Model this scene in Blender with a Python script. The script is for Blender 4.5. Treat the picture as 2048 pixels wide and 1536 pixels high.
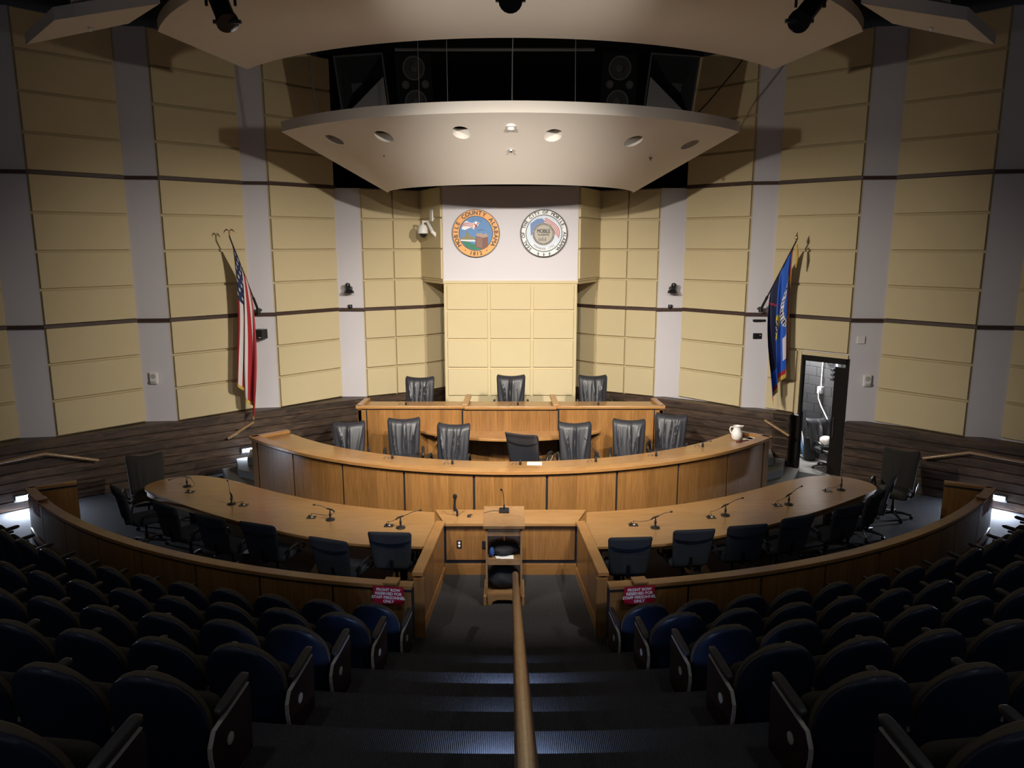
import bpy, bmesh, math, random
from mathutils import Vector, Matrix
random.seed(7)
PI = math.pi
for o in list(bpy.data.objects): bpy.data.objects.remove(o, do_unlink=True)
SC = bpy.context.scene
COL = SC.collection

# ------------------------------------------------------------------ camera
PITCH = math.radians(10.6); CAMH = 4.67; FPX = 1500.0; CX = 1021.0; CY = 768.0
cd = bpy.data.cameras.new('camera'); cam = bpy.data.objects.new('camera', cd); COL.objects.link(cam)
cam.location = (0, 0, CAMH); cam.rotation_euler = (PI/2 - PITCH, 0, 0)
cd.sensor_width = 36; cd.lens = 36*FPX/2048; cd.shift_x = 3/2048; cd.clip_end = 100; cd.clip_start = .05
SC.camera = cam
# ------------------------------------------------------------------ world, exposure
w = bpy.data.worlds.new('world'); SC.world = w; w.use_nodes = True
w.node_tree.nodes['Background'].inputs[0].default_value = (.60, .61, .68, 1)
w.node_tree.nodes['Background'].inputs[1].default_value = .30
SC.view_settings.view_transform = 'Standard'; SC.view_settings.look = 'None'
SC.view_settings.exposure = 0.0; SC.view_settings.gamma = 1
# ------------------------------------------------------------------ lights of the room, plus added fill
WARM = (1.0, .92, .80); NEUT = (1.0, .93, .86)
def spot(name, loc, tgt, power, size, blend=.5, col=WARM, rad=.06):
    l = bpy.data.lights.new(name, 'SPOT'); l.energy = power; l.spot_size = math.radians(size); l.spot_blend = blend
    l.color = col; l.shadow_soft_size = rad
    o = bpy.data.objects.new(name, l); COL.objects.link(o); o.location = loc
    o.rotation_euler = (Vector(tgt)-Vector(loc)).to_track_quat('-Z', 'Y').to_euler(); return o
spot('stage_spot', (-2.50, 7.15, 6.45), (1.0, 14.6, 1.4), 2250, 77, .95)
spot('stage_spot', (2.55, 7.10, 6.45), (-1.0, 14.6, 1.4), 2250, 77, .95)
spot('stage_spot', (0.0, 6.50, 6.50), (0.0, 14.4, 1.2), 1900, 74, .95)
for hx, hy in ((-4.2, .8), (4.2, .8), (-3.4, 4.0), (3.4, 4.0), (-7.0, 4.5), (7.0, 4.5)): spot('audience_fill_light', (hx, hy, 8.6), (hx, hy+.6, 0), 55, 120, .8, (.92, .95, 1.0), .1)  # unseen fill spots added to lift the dark seats and treads
for hx in (-2.5, 2.55): spot('canopy_wash', (hx, 7.2, 6.5), (-hx*.5, 12.4, 6.72), 330, 60, .9, WARM, .1)
spot('front_spot', (-3.4, 5.2, 7.0), (0.2, 12.0, .5), 420, 46, .35)
spot('front_spot', (3.4, 5.2, 7.0), (-0.2, 12.0, .5), 800, 46, .35)
spot('wall_wash', (4.4, 5.8, 6.45), (-6.3, 15.0, 2.4), 1800, 36, .95)
spot('wall_wash', (-4.4, 5.8, 6.45), (6.3, 15.0, 2.4), 1800, 36, .95)

# ------------------------------------------------------------------ helpers
def ray(u, v):
    x = (u-CX)/FPX; y = -(v-CY)/FPX
    return Vector((x, math.cos(PITCH)+y*math.sin(PITCH), -math.sin(PITCH)+y*math.cos(PITCH)))
def at(u, v, z):
    r = ray(u, v); t = (z-CAMH)/r.z; return Vector((r.x*t, r.y*t, z))
def atY(u, v, Y):
    r = ray(u, v); t = Y/r.y; return Vector((r.x*t, Y, CAMH+r.z*t))
def proj(p):
    z = p[2]-CAMH; d = p[1]*math.cos(PITCH)-z*math.sin(PITCH)
    return (CX+p[0]/d*FPX, CY-(p[1]*math.sin(PITCH)+z*math.cos(PITCH))/d*FPX, d)

class MB:
    def __init__(s): s.v = []; s.f = []; s.m = []
    def add(s, vs, fs, mi=0, T=None):
        b = len(s.v)
        for p in vs:
            p = Vector(p); s.v.append(T @ p if T is not None else p)
        for f in fs: s.f.append([b+i for i in f]); s.m.append(mi)
        return s
    def box(s, c, d, mi=0, rz=0, T=None):
        hx, hy, hz = d[0]/2, d[1]/2, d[2]/2
        R = Matrix.Translation(c) @ Matrix.Rotation(rz, 4, 'Z')
        if T is not None: R = T @ R
        vs = [(x, y, z) for x in (-hx, hx) for y in (-hy, hy) for z in (-hz, hz)]
        return s.add(vs, [(0, 1, 3, 2), (4, 6, 7, 5), (0, 4, 5, 1), (2, 3, 7, 6), (0, 2, 6, 4), (1, 5, 7, 3)], mi, R)
    def prism(s, poly, z0, z1, mi=0, T=None):
        n = len(poly)
        a = sum(poly[i][0]*poly[(i+1) % n][1]-poly[(i+1) % n][0]*poly[i][1] for i in range(n))
        if a < 0: poly = poly[::-1]
        f0 = z0 if callable(z0) else (lambda x, y: z0); f1 = z1 if callable(z1) else (lambda x, y: z1)
        vs = [(x, y, f0(x, y)) for x, y in poly]+[(x, y, f1(x, y)) for x, y in poly]
        fs = [tuple(range(n-1, -1, -1)), tuple(range(n, 2*n))]+[(i, (i+1) % n, n+(i+1) % n, n+i) for i in range(n)]
        return s.add(vs, fs, mi, T)
    def tube(s, pts, r, mi=0, n=10, T=None, cap=True):
        pts = [Vector(p) for p in pts]; rs = r if isinstance(r, (list, tuple)) else [r]*len(pts)
        vs = []; up = None
        for i, p in enumerate(pts):
            d = (pts[min(i+1, len(pts)-1)]-pts[max(i-1, 0)]).normalized()
            if up is None: up = Vector((0, 0, 1)) if abs(d.z) < .9 else Vector((1, 0, 0))
            a = d.cross(up).normalized(); b = a.cross(d).normalized(); up = b
            for k in range(n):
                t = 2*PI*k/n; vs.append(p+(a*math.cos(t)+b*math.sin(t))*rs[i])
        fs = [(i*n+k, i*n+(k+1) % n, (i+1)*n+(k+1) % n, (i+1)*n+k) for i in range(len(pts)-1) for k in range(n)]
        if cap: fs += [tuple(range(n-1, -1, -1)), tuple((len(pts)-1)*n+k for k in range(n))]
        return s.add(vs, fs, mi, T)
    def lathe(s, prof, mi=0, n=20, T=None, c=(0, 0, 0)):
        vs = [(c[0]+r*math.cos(2*PI*k/n), c[1]+r*math.sin(2*PI*k/n), c[2]+z) for r, z in prof for k in range(n)]
        fs = [(i*n+k, i*n+(k+1) % n, (i+1)*n+(k+1) % n, (i+1)*n+k) for i in range(len(prof)-1) for k in range(n)]
        if prof[0][0] > 1e-5: fs.append(tuple(range(n-1, -1, -1)))
        if prof[-1][0] > 1e-5: fs.append(tuple((len(prof)-1)*n+k for k in range(n)))
        return s.add(vs, fs, mi, T)
    def sheet(s, fn, nu, nv, mi=0, T=None, fm=None, flip=False):
        b = len(s.v)
        vs = [fn(i/nu, j/nv) for j in range(nv+1) for i in range(nu+1)]
        s.add(vs, [], 0, T)
        for j in range(nv):
            for i in range(nu):
                q = [b+j*(nu+1)+i, b+j*(nu+1)+i+1, b+(j+1)*(nu+1)+i+1, b+(j+1)*(nu+1)+i]
                s.f.append(q[::-1] if flip else q); s.m.append(fm(i, j) if fm else mi)
        return s
    def arc(s, cy, R0, R1, z0, z1, a0, a1, n=24, mi=0, cx=0):
        # curved bar about (cx, cy); angle from -Y towards +X, degrees
        vs = []
        for i in range(n+1):
            t = math.radians(a0+(a1-a0)*i/n); sx, cx_ = math.sin(t), -math.cos(t)
            for R, z in ((R0, z0), (R1, z0), (R1, z1), (R0, z1)): vs.append((cx+R*sx, cy+R*cx_, z))
        fs = []
        for i in range(n):
            for k in range(4): fs.append((i*4+k, i*4+(k+1) % 4, (i+1)*4+(k+1) % 4, (i+1)*4+k))
        fs += [(3, 2, 1, 0), (n*4, n*4+1, n*4+2, n*4+3)]
        return s.add(vs, fs, mi)
    def build(s, name, mat, parent=None, smooth=False, bevel=0, off=None, fixn=True, sub=0):
        me = bpy.data.meshes.new(name)
        o0 = Vector(off) if off is not None else (Vector(parent['_o']) if parent is not None and '_o' in parent.keys() else Vector((0, 0, 0)))
        me.from_pydata([tuple(p-o0) for p in s.v], [], s.f)
        for m in (mat if isinstance(mat, (list, tuple)) else [mat]): me.materials.append(m)
        for p, mi in zip(me.polygons, s.m): p.material_index = mi
        if fixn:
            b = bmesh.new(); b.from_mesh(me); bmesh.ops.recalc_face_normals(b, faces=b.faces); b.to_mesh(me); b.free()
        if smooth:
            for p in me.polygons: p.use_smooth = True
            me.set_sharp_from_angle(angle=math.radians(42))
        o = bpy.data.objects.new(name, me); COL.objects.link(o)
        o['_o'] = tuple(o0)
        if parent is not None: o.parent = parent
        elif off is not None: o.location = off
        if bevel:
            md = o.modifiers.new('bevel', 'BEVEL'); md.width = bevel; md.segments = 2; md.limit_method = 'ANGLE'; md.angle_limit = math.radians(40)
        if sub:
            md = o.modifiers.new('sub', 'SUBSURF'); md.levels = sub; md.render_levels = sub
        return o
def thing(name, label, cat, loc=(0, 0, 0), rz=0, group=None, world=True):
    o = bpy.data.objects.new(name, None); COL.objects.link(o); o.location = loc; o.rotation_euler = (0, 0, rz)
    o.empty_display_size = .1
    o['label'] = label; o['category'] = cat
    if group: o['group'] = group
    o['_o'] = tuple(loc) if world else (0., 0., 0.)
    return o
def tag(o, label, cat, group=None):
    o['label'] = label; o['category'] = cat
    if group: o['group'] = group
    return o
def struct(o): o['kind'] = 'structure'; return o
def dup(o, loc=None, rz=None, label=None, group=None):
    def cp(a, par):
        c = a.copy(); COL.objects.link(c)
        if par is not None: c.parent = par
        for ch in a.children: cp(ch, c)
        return c
    r = cp(o, None)
    if loc is not None: r.location = loc
    if rz is not None: r.rotation_euler = (0, 0, rz)
    if label: r['label'] = label
    if group: r['group'] = group
    return r

# ------------------------------------------------------------------ materials
def mat(name, col, rough=.6, metal=0, spec=.5, noise=0, nscale=20, bump=0, bscale=200, emit=None, coat=0):
    m = bpy.data.materials.new(name); m.use_nodes = True; nt = m.node_tree; b = nt.nodes['Principled BSDF']
    b.inputs['Base Color'].default_value = (*col, 1); b.inputs['Roughness'].default_value = rough
    b.inputs['Metallic'].default_value = metal; b.inputs['Specular IOR Level'].default_value = spec
    if coat: b.inputs['Coat Weight'].default_value = coat; b.inputs['Coat Roughness'].default_value = .15
    if emit:
        b.inputs['Emission Color'].default_value = (*emit[0], 1); b.inputs['Emission Strength'].default_value = emit[1]
    tc = nt.nodes.new('ShaderNodeTexCoord')
    if noise:
        n = nt.nodes.new('ShaderNodeTexNoise'); n.inputs['Scale'].default_value = nscale; n.inputs['Detail'].default_value = 4
        nt.links.new(tc.outputs['Object'], n.inputs['Vector'])
        mx = nt.nodes.new('ShaderNodeMix'); mx.data_type = 'RGBA'
        mx.inputs['A'].default_value = (*[c*(1-noise) for c in col], 1); mx.inputs['B'].default_value = (*[min(1, c*(1+noise)) for c in col], 1)
        nt.links.new(n.outputs['Fac'], mx.inputs['Factor']); nt.links.new(mx.outputs['Result'], b.inputs['Base Color'])
    if bump:
        n = nt.nodes.new('ShaderNodeTexNoise'); n.inputs['Scale'].default_value = bscale; n.inputs['Detail'].default_value = 3
        nt.links.new(tc.outputs['Object'], n.inputs['Vector'])
        bp = nt.nodes.new('ShaderNodeBump'); bp.inputs['Strength'].default_value = bump; bp.inputs['Distance'].default_value = .004
        nt.links.new(n.outputs['Fac'], bp.inputs['Height']); nt.links.new(bp.outputs['Normal'], b.inputs['Normal'])
    return m
def wood(name, c1, c2, sc=(14, 14, 1.2), rough=.35, band=None, bands=.18, coat=.3):
    m = bpy.data.materials.new(name); m.use_nodes = True; nt = m.node_tree; b = nt.nodes['Principled BSDF']; L = nt.links
    tc = nt.nodes.new('ShaderNodeTexCoord'); mp = nt.nodes.new('ShaderNodeMapping'); mp.inputs['Scale'].default_value = sc
    L.new(tc.outputs['Object'], mp.inputs['Vector'])
    n = nt.nodes.new('ShaderNodeTexNoise'); n.inputs['Scale'].default_value = 2.2; n.inputs['Detail'].default_value = 7; n.inputs['Roughness'].default_value = .62; n.inputs['Distortion'].default_value = .5
    L.new(mp.outputs['Vector'], n.inputs['Vector'])
    r = nt.nodes.new('ShaderNodeValToRGB'); r.color_ramp.elements[0].position = .3; r.color_ramp.elements[1].position = .72
    r.color_ramp.elements[0].color = (*c1, 1); r.color_ramp.elements[1].color = (*c2, 1)
    L.new(n.outputs['Fac'], r.inputs['Fac'])
    out = r.outputs['Color']
    if band:
        mp2 = nt.nodes.new('ShaderNodeMapping'); mp2.inputs['Scale'].default_value = band; L.new(tc.outputs['Object'], mp2.inputs['Vector'])
        vr = nt.nodes.new('ShaderNodeTexVoronoi'); vr.inputs['Scale'].default_value = 1; vr.inputs['Randomness'].default_value = 1
        L.new(mp2.outputs['Vector'], vr.inputs['Vector'])
        sp = nt.nodes.new('ShaderNodeSeparateColor'); L.new(vr.outputs['Color'], sp.inputs['Color'])
        mr = nt.nodes.new('ShaderNodeMapRange'); mr.inputs['To Min'].default_value = 1-bands; mr.inputs['To Max'].default_value = 1+bands
        L.new(sp.outputs['Red'], mr.inputs['Value'])
        vm = nt.nodes.new('ShaderNodeVectorMath'); vm.operation = 'SCALE'; L.new(out, vm.inputs[0]); L.new(mr.outputs['Result'], vm.inputs['Scale']); out = vm.outputs['Vector']
    L.new(out, b.inputs['Base Color'])
    b.inputs['Roughness'].default_value = rough; b.inputs['Coat Weight'].default_value = coat; b.inputs['Coat Roughness'].default_value = .2
    return m
def carpet(name, col, s=1.0):
    m = mat(name, col, .95, spec=.1, noise=.35, nscale=3, bump=0)
    nt = m.node_tree; b = nt.nodes['Principled BSDF']; L = nt.links
    tc = nt.nodes.new('ShaderNodeTexCoord'); mp = nt.nodes.new('ShaderNodeMapping'); mp.inputs['Scale'].default_value = (70*s, 22*s, 40*s); L.new(tc.outputs['Object'], mp.inputs['Vector'])
    n = nt.nodes.new('ShaderNodeTexNoise'); n.inputs['Scale'].default_value = 1; n.inputs['Detail'].default_value = 2; L.new(mp.outputs['Vector'], n.inputs['Vector'])
    wv = nt.nodes.new('ShaderNodeTexWave'); wv.inputs['Scale'].default_value = 26*s; wv.inputs['Distortion'].default_value = 1.2; wv.bands_direction = 'X'; L.new(tc.outputs['Object'], wv.inputs['Vector'])
    ad = nt.nodes.new('ShaderNodeMath'); ad.operation = 'ADD'; L.new(n.outputs['Fac'], ad.inputs[0]); L.new(wv.outputs['Fac'], ad.inputs[1])
    r = nt.nodes.new('ShaderNodeMapRange'); r.inputs['From Min'].default_value = .5; r.inputs['From Max'].default_value = 1.5; r.inputs['To Min'].default_value = .65; r.inputs['To Max'].default_value = 1.4
    L.new(ad.outputs[0], r.inputs['Value'])
    vm = nt.nodes.new('ShaderNodeVectorMath'); vm.operation = 'SCALE'; vm.inputs[0].default_value = col; L.new(r.outputs['Result'], vm.inputs['Scale']); L.new(vm.outputs['Vector'], b.inputs['Base Color'])
    bp = nt.nodes.new('ShaderNodeBump'); bp.inputs['Strength'].default_value = .5; bp.inputs['Distance'].default_value = .006; L.new(ad.outputs[0], bp.inputs['Height']); L.new(bp.outputs['Normal'], b.inputs['Normal'])
    return m
YEL = mat('yellow_fabric_panel', (.61, .51, .315), .85, spec=.2, noise=.03, nscale=3, bump=.15, bscale=160)
YEL2 = mat('shaded_panel_yellow', (.53, .44, .265), .85, spec=.2)  # panel yellow darkened: recess shade put into the colour
GREY = mat('lilac_grey_paint', (.64, .615, .655), .7, spec=.3, noise=.02, nscale=2)
WHITEP = mat('white_plaster', (.78, .73, .68), .75, spec=.25, noise=.02, nscale=3)
BLACK = mat('black_void', (.006, .006, .008), .9, spec=.1)
BLK = mat('black_plastic', (.012, .012, .014), .4)
BLKM = mat('black_metal', (.02, .02, .022), .35, metal=.6)
CHROME = mat('chrome', (.75, .75, .78), .2, metal=1)
WHT = mat('white_plastic', (.8, .78, .76), .4)
PAPER = mat('paper', (.85, .85, .84), .8)
OAKV = wood('oak_veneer_vertical', (.195, .086, .024), (.300, .150, .047), (16, 16, 1.0), band=(4.5, 4.5, .01), bands=.14)
OAKH = wood('oak_trim', (.27, .125, .037), (.385, .20, .068), (2.0, 2.0, 30), rough=.32)
OAKT = wood('oak_table_top', (.26, .132, .046), (.36, .20, .078), (1.2, 12, 12), rough=.3, band=(.02, 2.2, .01), bands=.08)
RAILW = wood('worn_handrail_wood', (.20, .115, .05), (.36, .22, .10), (20, 2, 20), rough=.3, coat=.4)
DKW = wood('dark_stained_planks', (.016, .010, .007), (.105, .064, .042), (1.3, 1.3, 9), rough=.5, coat=.1, band=(.9, .9, 5.9), bands=.35)
DKT = wood('dark_wood_trim', (.035, .018, .014), (.08, .042, .032), (3, 3, 20), rough=.5, coat=0)
PODW = wood('podium_oak', (.25, .135, .055), (.37, .215, .10), (3, 10, 10), rough=.4)
CARP = carpet('charcoal_carpet', (.050, .050, .053))
CARPL = carpet('grey_carpet', (.21, .21, .205))
LEATH = mat('black_leather', (.019, .020, .026), .48, spec=.5, bump=.12, bscale=120, coat=.05)
FABR = mat('charcoal_chair_fabric', (.026, .031, .041), .9, spec=.2, noise=.3, nscale=150, bump=.25, bscale=300)
FABW = mat('grey_brown_chair_fabric', (.032, .030, .027), .9, spec=.2, noise=.2, nscale=100)
NAVY = mat('navy_seat_shell', (.011, .018, .040), .42, spec=.5, bump=.05, bscale=200)
SEATF = mat('seat_upholstery', (.085, .070, .050), .9, spec=.15, noise=.2, nscale=120)
SEATD = mat('seat_cushion_dark', (.030, .027, .022), .9, spec=.15, noise=.2, nscale=120)
ARMM = mat('armrest_rubber', (.035, .033, .034), .5, spec=.4)
MAHO = mat('end_panel_mahogany', (.022, .009, .007), .35)
EDGE = mat('pale_edge_band', (.50, .47, .43), .4)
RED = mat('sign_red', (.42, .012, .035), .4)
LED = mat('step_light_lens', (.9, .95, 1), .4, emit=((.75, .87, 1.0), 25))

# ------------------------------------------------------------------ plan of the walls (left side; the right one mirrors it)
P = [(-12.6, -2), (-12.4, 5), (-11.7, 9.0), (-11.3, 9.4), (-10.55, 11.5), (-9.95, 11.9), (-8.92, 13.22), (-8.32, 13.32), (-7.24, 14.50), (-6.64, 14.56),
     (-5.48, 15.74), (-4.98, 15.82), (-3.90, 16.97), (-3.32, 16.97), (-2.05, 17.68), (-1.0, 18.85)]
KIND = ['p', 'p', 'g', 'p', 'g', 'p', 'g', 'p', 'g', 'p', 'g', 'p', 'g', 's', 'a']
ZB, ZL, ZU, ZT = 1.2, 3.2, 5.87, 8.54
ROWS = [1.2, 1.867, 2.533, 3.2, 3.8675, 4.535, 5.2025, 5.87, 6.5375, 7.205, 7.8725, 8.54]
def seg(mb, a, b, t0, t1, z0, z1, d0, d1, s, mi=0):
    """slab on the facet a-b between t0..t1, from depth d0 to d1 towards the room"""
    ax, ay = a; bx, by = b; L = math.hypot(bx-ax, by-ay); ux, uy = (bx-ax)/L, (by-ay)/L; nx, ny = uy, -ux
    q = []
    for t, d in ((t0, d0), (t1, d0), (t1, d1), (t0, d1)):
        q.append((s*(ax+ux*t*L+nx*d)*1.0, ay+uy*t*L+ny*d))
    mb.prism(q, z0, z1, mi)
DOOR_T = .56
# ---- wainscot of dark planks
WP = [(-12.2, -2), (-12.0, 5), (-11.2, 9.2), (-9.95, 11.55), (-8.50, 12.98), (-6.88, 14.27), (-5.16, 15.50), (-3.48, 16.66), (-2.08, 17.52), (-1.0, 18.72)]
def offs(pl, d):
    out = []
    for i, p in enumerate(pl):
        a = Vector(pl[max(i-1, 0)]); b = Vector(pl[min(i+1, len(pl)-1)]); t = (b-a).normalized(); n = Vector((t.y, -t.x))
        out.append((p[0]+n.x*d, p[1]+n.y*d))
    return out
def strip(mb, pl, back, prof, s, cap=True, mi=0):
    """extrude a profile [(depth, z)] along polyline pl; back = depth of the rear"""
    n = len(prof); vs = []
    for i in range(len(pl)):
        a = Vector(pl[max(i-1, 0)]); b = Vector(pl[min(i+1, len(pl)-1)]); t = (b-a).normalized(); nn = Vector((t.y, -t.x))
        for d, z in prof: vs.append((s*(pl[i][0]+nn.x*d), pl[i][1]+nn.y*d, z))
    fs = [(i*n+k, i*n+k+1, (i+1)*n+k+1, (i+1)*n+k) for i in range(len(pl)-1) for k in range(n-1)]
    if cap: fs += [tuple(range(n)), tuple((len(pl)-1)*n+k for k in range(n))]
    mb.add(vs, fs, mi)
def plank_profile(back=-.62):
    pr = [(back, 0)]; z = 0
    for k in range(7):
        z1 = z+1.2/7; pr += [(-.03, z), (-.03, z+.012), (0, z+.018), (0, z1-.008)]; z = z1
    return pr+[(0, 1.2), (back, 1.2)]
def lerp(a, b, t): return (a[0]+(b[0]-a[0])*t, a[1]+(b[1]-a[1])*t)
# make s conventions plain: seg()/strip() multiply the left-hand plan by s, so s=1 -> left, s=-1 -> right
def build_walls():
    for side, sx in (('left', 1), ('right', -1)):
        root = MB()
        door = (sx == -1)
        for i in range(len(P)-1):
            a, b = P[i], P[i+1]; top = ZT if i < 12 else ZU
            if door and i == 9:
                seg(root, a, b, DOOR_T, 1, 1.15, top, -.12, 0, sx); seg(root, a, b, .70, 1, 0, 1.15, -.12, 0, sx); seg(root, a, b, 0, DOOR_T, 2.44, top, -.12, 0, sx)
            else: seg(root, a, b, 0, 1, 0, top, -.12, 0, sx)
        r = struct(root.build('wall_'+side, GREY))
        for i in range(1, len(P)-1):
            a, b = P[i], P[i+1]; k = KIND[i]
            if k == 'g': continue
            ntop = 11 if i < 12 else 7
            L = math.hypot(b[0]-a[0], b[1]-a[1])
            cols = [(0, 1)] if k == 'p' else ([(0, .50), (.50, 1)] if k == 's' else [(0, .36), (.36, .72), (.72, 1)])
            mb = MB(); top = ROWS[ntop]; dt = DOOR_T
            if door and i == 9:
                seg(mb, a, b, dt+.01, 1, 1.2, 2.54, 0, .010, sx, 1); seg(mb, a, b, 0, 1, 2.54, top, 0, .010, sx, 1)
                seg(mb, a, b, dt-.001, dt+.03, 1.2, 2.50, -.13, .06, sx); seg(mb, a, b, 0, dt+.03, 2.44, 2.52, -.05, .04, sx)
            else: seg(mb, a, b, 0, 1, 1.2, top, 0, .010, sx, 1)
            for j in range(ntop):
                z0, z1 = ROWS[j]+.025, ROWS[j+1]-.025
                if ROWS[j] in (3.2, 5.87): z0 += .03
                for c0, c1 in cols:
                    g = .018/L; cc = c0
                    if door and i == 9 and z0 < 2.4: cc = dt+.05
                    seg(mb, a, b, cc+g, c1-g, z0, z1, .005, .068, sx)
            mb.build('acoustic_panel', [YEL, YEL2], r, bevel=.006)
        # planks
        mb = MB(); pp = plank_profile()
        if not door: strip(mb, WP, 0, pp, 1)
        else:
            j1 = lerp(WP[5], WP[6], .65)
            strip(mb, [j1]+WP[6:], 0, plank_profile(-.30), -1)
            strip(mb, WP[:6]+[lerp(WP[5], WP[6], .15)], 0, plank_profile(-.30), -1)
            a = Vector(j1); t = (Vector(WP[6])-Vector(WP[5])).normalized(); n = Vector((t.y, -t.x))
            cv = [a, a-n*.56, a-n*.56+t*.36, a+t*.36]; mb.prism([(-q_.x, q_.y) for q_ in cv], 1.185, 1.203)
            strip(mb, [tuple(a-n*.55), tuple(a-n*.0)], 0, [(d-.0, z) for d, z in plank_profile(-.34)], -1)
        mb.build('plank_wainscot', DKW, r)
        # two dark timber rails running round the wall
        for zz, last in ((3.2, 15), (5.87, 12)):
            t = MB(); strip(t, [p for p in P[1:last+1]] if last < 15 else P[1:], 0, [(-.02, zz-.02), (.085, zz-.02), (.085, zz+.045), (-.02, zz+.045)], sx)
            t.build('dark_timber_rail', DKT, r, bevel=.004)
build_walls()

# ------------------------------------------------------------------ back: projecting centre bay with the seals
bk = MB()
bk.box((0, 17.0, (3.87+5.87)/2), (2.90, 1.2, 2.0))
wb = struct(bk.build('wall_back', GREY))
y = MB(); y.box((0, 17.02, 2.385), (2.90, 1.24, 2.97), 0)
y.box((0, 16.40, 3.85), (2.93, .06, .06), 0)
zr = [1.33, 1.965, 2.60, 3.235, 3.81]
for j in range(4):
    for c in range(3):
        x0 = -1.40+c*.94; y.box((x0+.46, 16.385, (zr[j]+zr[j+1])/2), (.875, .05, zr[j+1]-zr[j]-.05), 0)
y.build('yellow_panel_bay', YEL, wb, bevel=.006)
# side cheeks above the soffit
for s in (-1, 1):
    c = MB(); a = (s*2.02, 17.62); b = (s*1.44, 16.42)
    L = math.hypot(b[0]-a[0], b[1]-a[1]); ang = math.atan2(b[1]-a[1], b[0]-a[0])
    T = Matrix.Translation((a[0], a[1], 0)) @ Matrix.Rotation(ang, 4, 'Z')
    c.box((L/2, s*.0, (3.87+5.87)/2), (L, .05, 2.0), 0, 0, T)
    sg = -1 if s > 0 else 1
    for j in range(3):
        c.box((L/2, -sg*(-1)*.04, 3.9+(j+.5)*.657), (L-.05, .04, .62), 0, 0, T)
        c.box((L/2, sg*(-1)*.04, 3.9+(j+.5)*.657), (L-.05, .04, .62), 0, 0, T)
    c.build('cheek_panel', YEL, wb, bevel=.005)
    so = MB(); so.prism([a, b, (s*1.44, 18.3), (s*1.3, 18.5)], 3.80, 3.87); so.build('soffit', YEL2, wb)
# ------------------------------------------------------------------ ceiling and the black volume over the dais
c = MB(); c.box((0, 8.5, 8.75), (27, 25, .2)); struct(c.build('ceiling', BLACK))
v = MB()
v.box((0, 20.6, 5.0), (9.0, .2, 8)); v.box((-4.05, 18.8, 7.3), (.15, 3.6, 2.9)); v.box((4.05, 18.8, 7.3), (.15, 3.6, 2.9))
v.box((-3.2, 19.9, 5.92), (3.2, 3.4, .06)); v.box((3.2, 19.9, 5.92), (3.2, 3.4, .06))
struct(v.build('wall_rear', BLACK))

# ------------------------------------------------------------------ floor, risers, platforms
CS = 19.0
fl = MB(); fl.prism([(-13, -2), (13, -2), (13, 19), (-13, 19)], -.2, 0); struct(fl.build('floor', CARP))
for k in range(1, 9):
    R = 10.77+.98*k; t = MB(); t.arc(CS, R, 30 if k == 8 else R+1.0, -.01 if k == 1 else .4*k-.45, .4*k, -46, 46, 48)
    o = struct(t.build('floor_tier', CARP))
for k in range(0, 8):   # half steps of the middle aisle
    R = 10.77+.98*(k+1)-.5; hw = 1.16+.085*k+.02
    t = MB(); t.arc(CS, R, R+.51, .4*k-.001, .4*k+.2, -math.degrees(math.asin(hw/R)), math.degrees(math.asin(hw/R)), 12)
    struct(t.build('floor_step', CARP))
# dais platforms
d = MB(); d.arc(17.55, 1.0, 6.28, 0, .45, -47, 47, 40); d.prism([(-2.2, 13), (2.2, 13), (2.2, 18.3), (-2.2, 18.3)], 0, .448); struct(d.build('floor_dais', CARP))
d = MB(); d.prism([(-2.95, 13.85), (2.95, 13.85), (3.1, 16.8), (2.0, 17.4), (1.2, 18.4), (-1.2, 18.4), (-2.0, 17.4), (-3.1, 16.8)], .44, .90); struct(d.build('floor_upper_dais', CARP))
for s in (-1, 1):
    for k, (off, z) in enumerate(((0, .15), (.45, .30), (.9, .45))):
        t = MB(); q = [(4.72-off*.5, 13.30+off*.9), (5.42-off*.15, 13.85+off*.75), (5.9-off*.5, 14.75+off*.45), (4.6, 15.7), (3.9, 15.2)]
        t.prism([(s*x, yy) for x, yy in q], z-.16 if k else 0, z); struct(t.build('floor_side_step', CARPL, bevel=.015))

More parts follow.
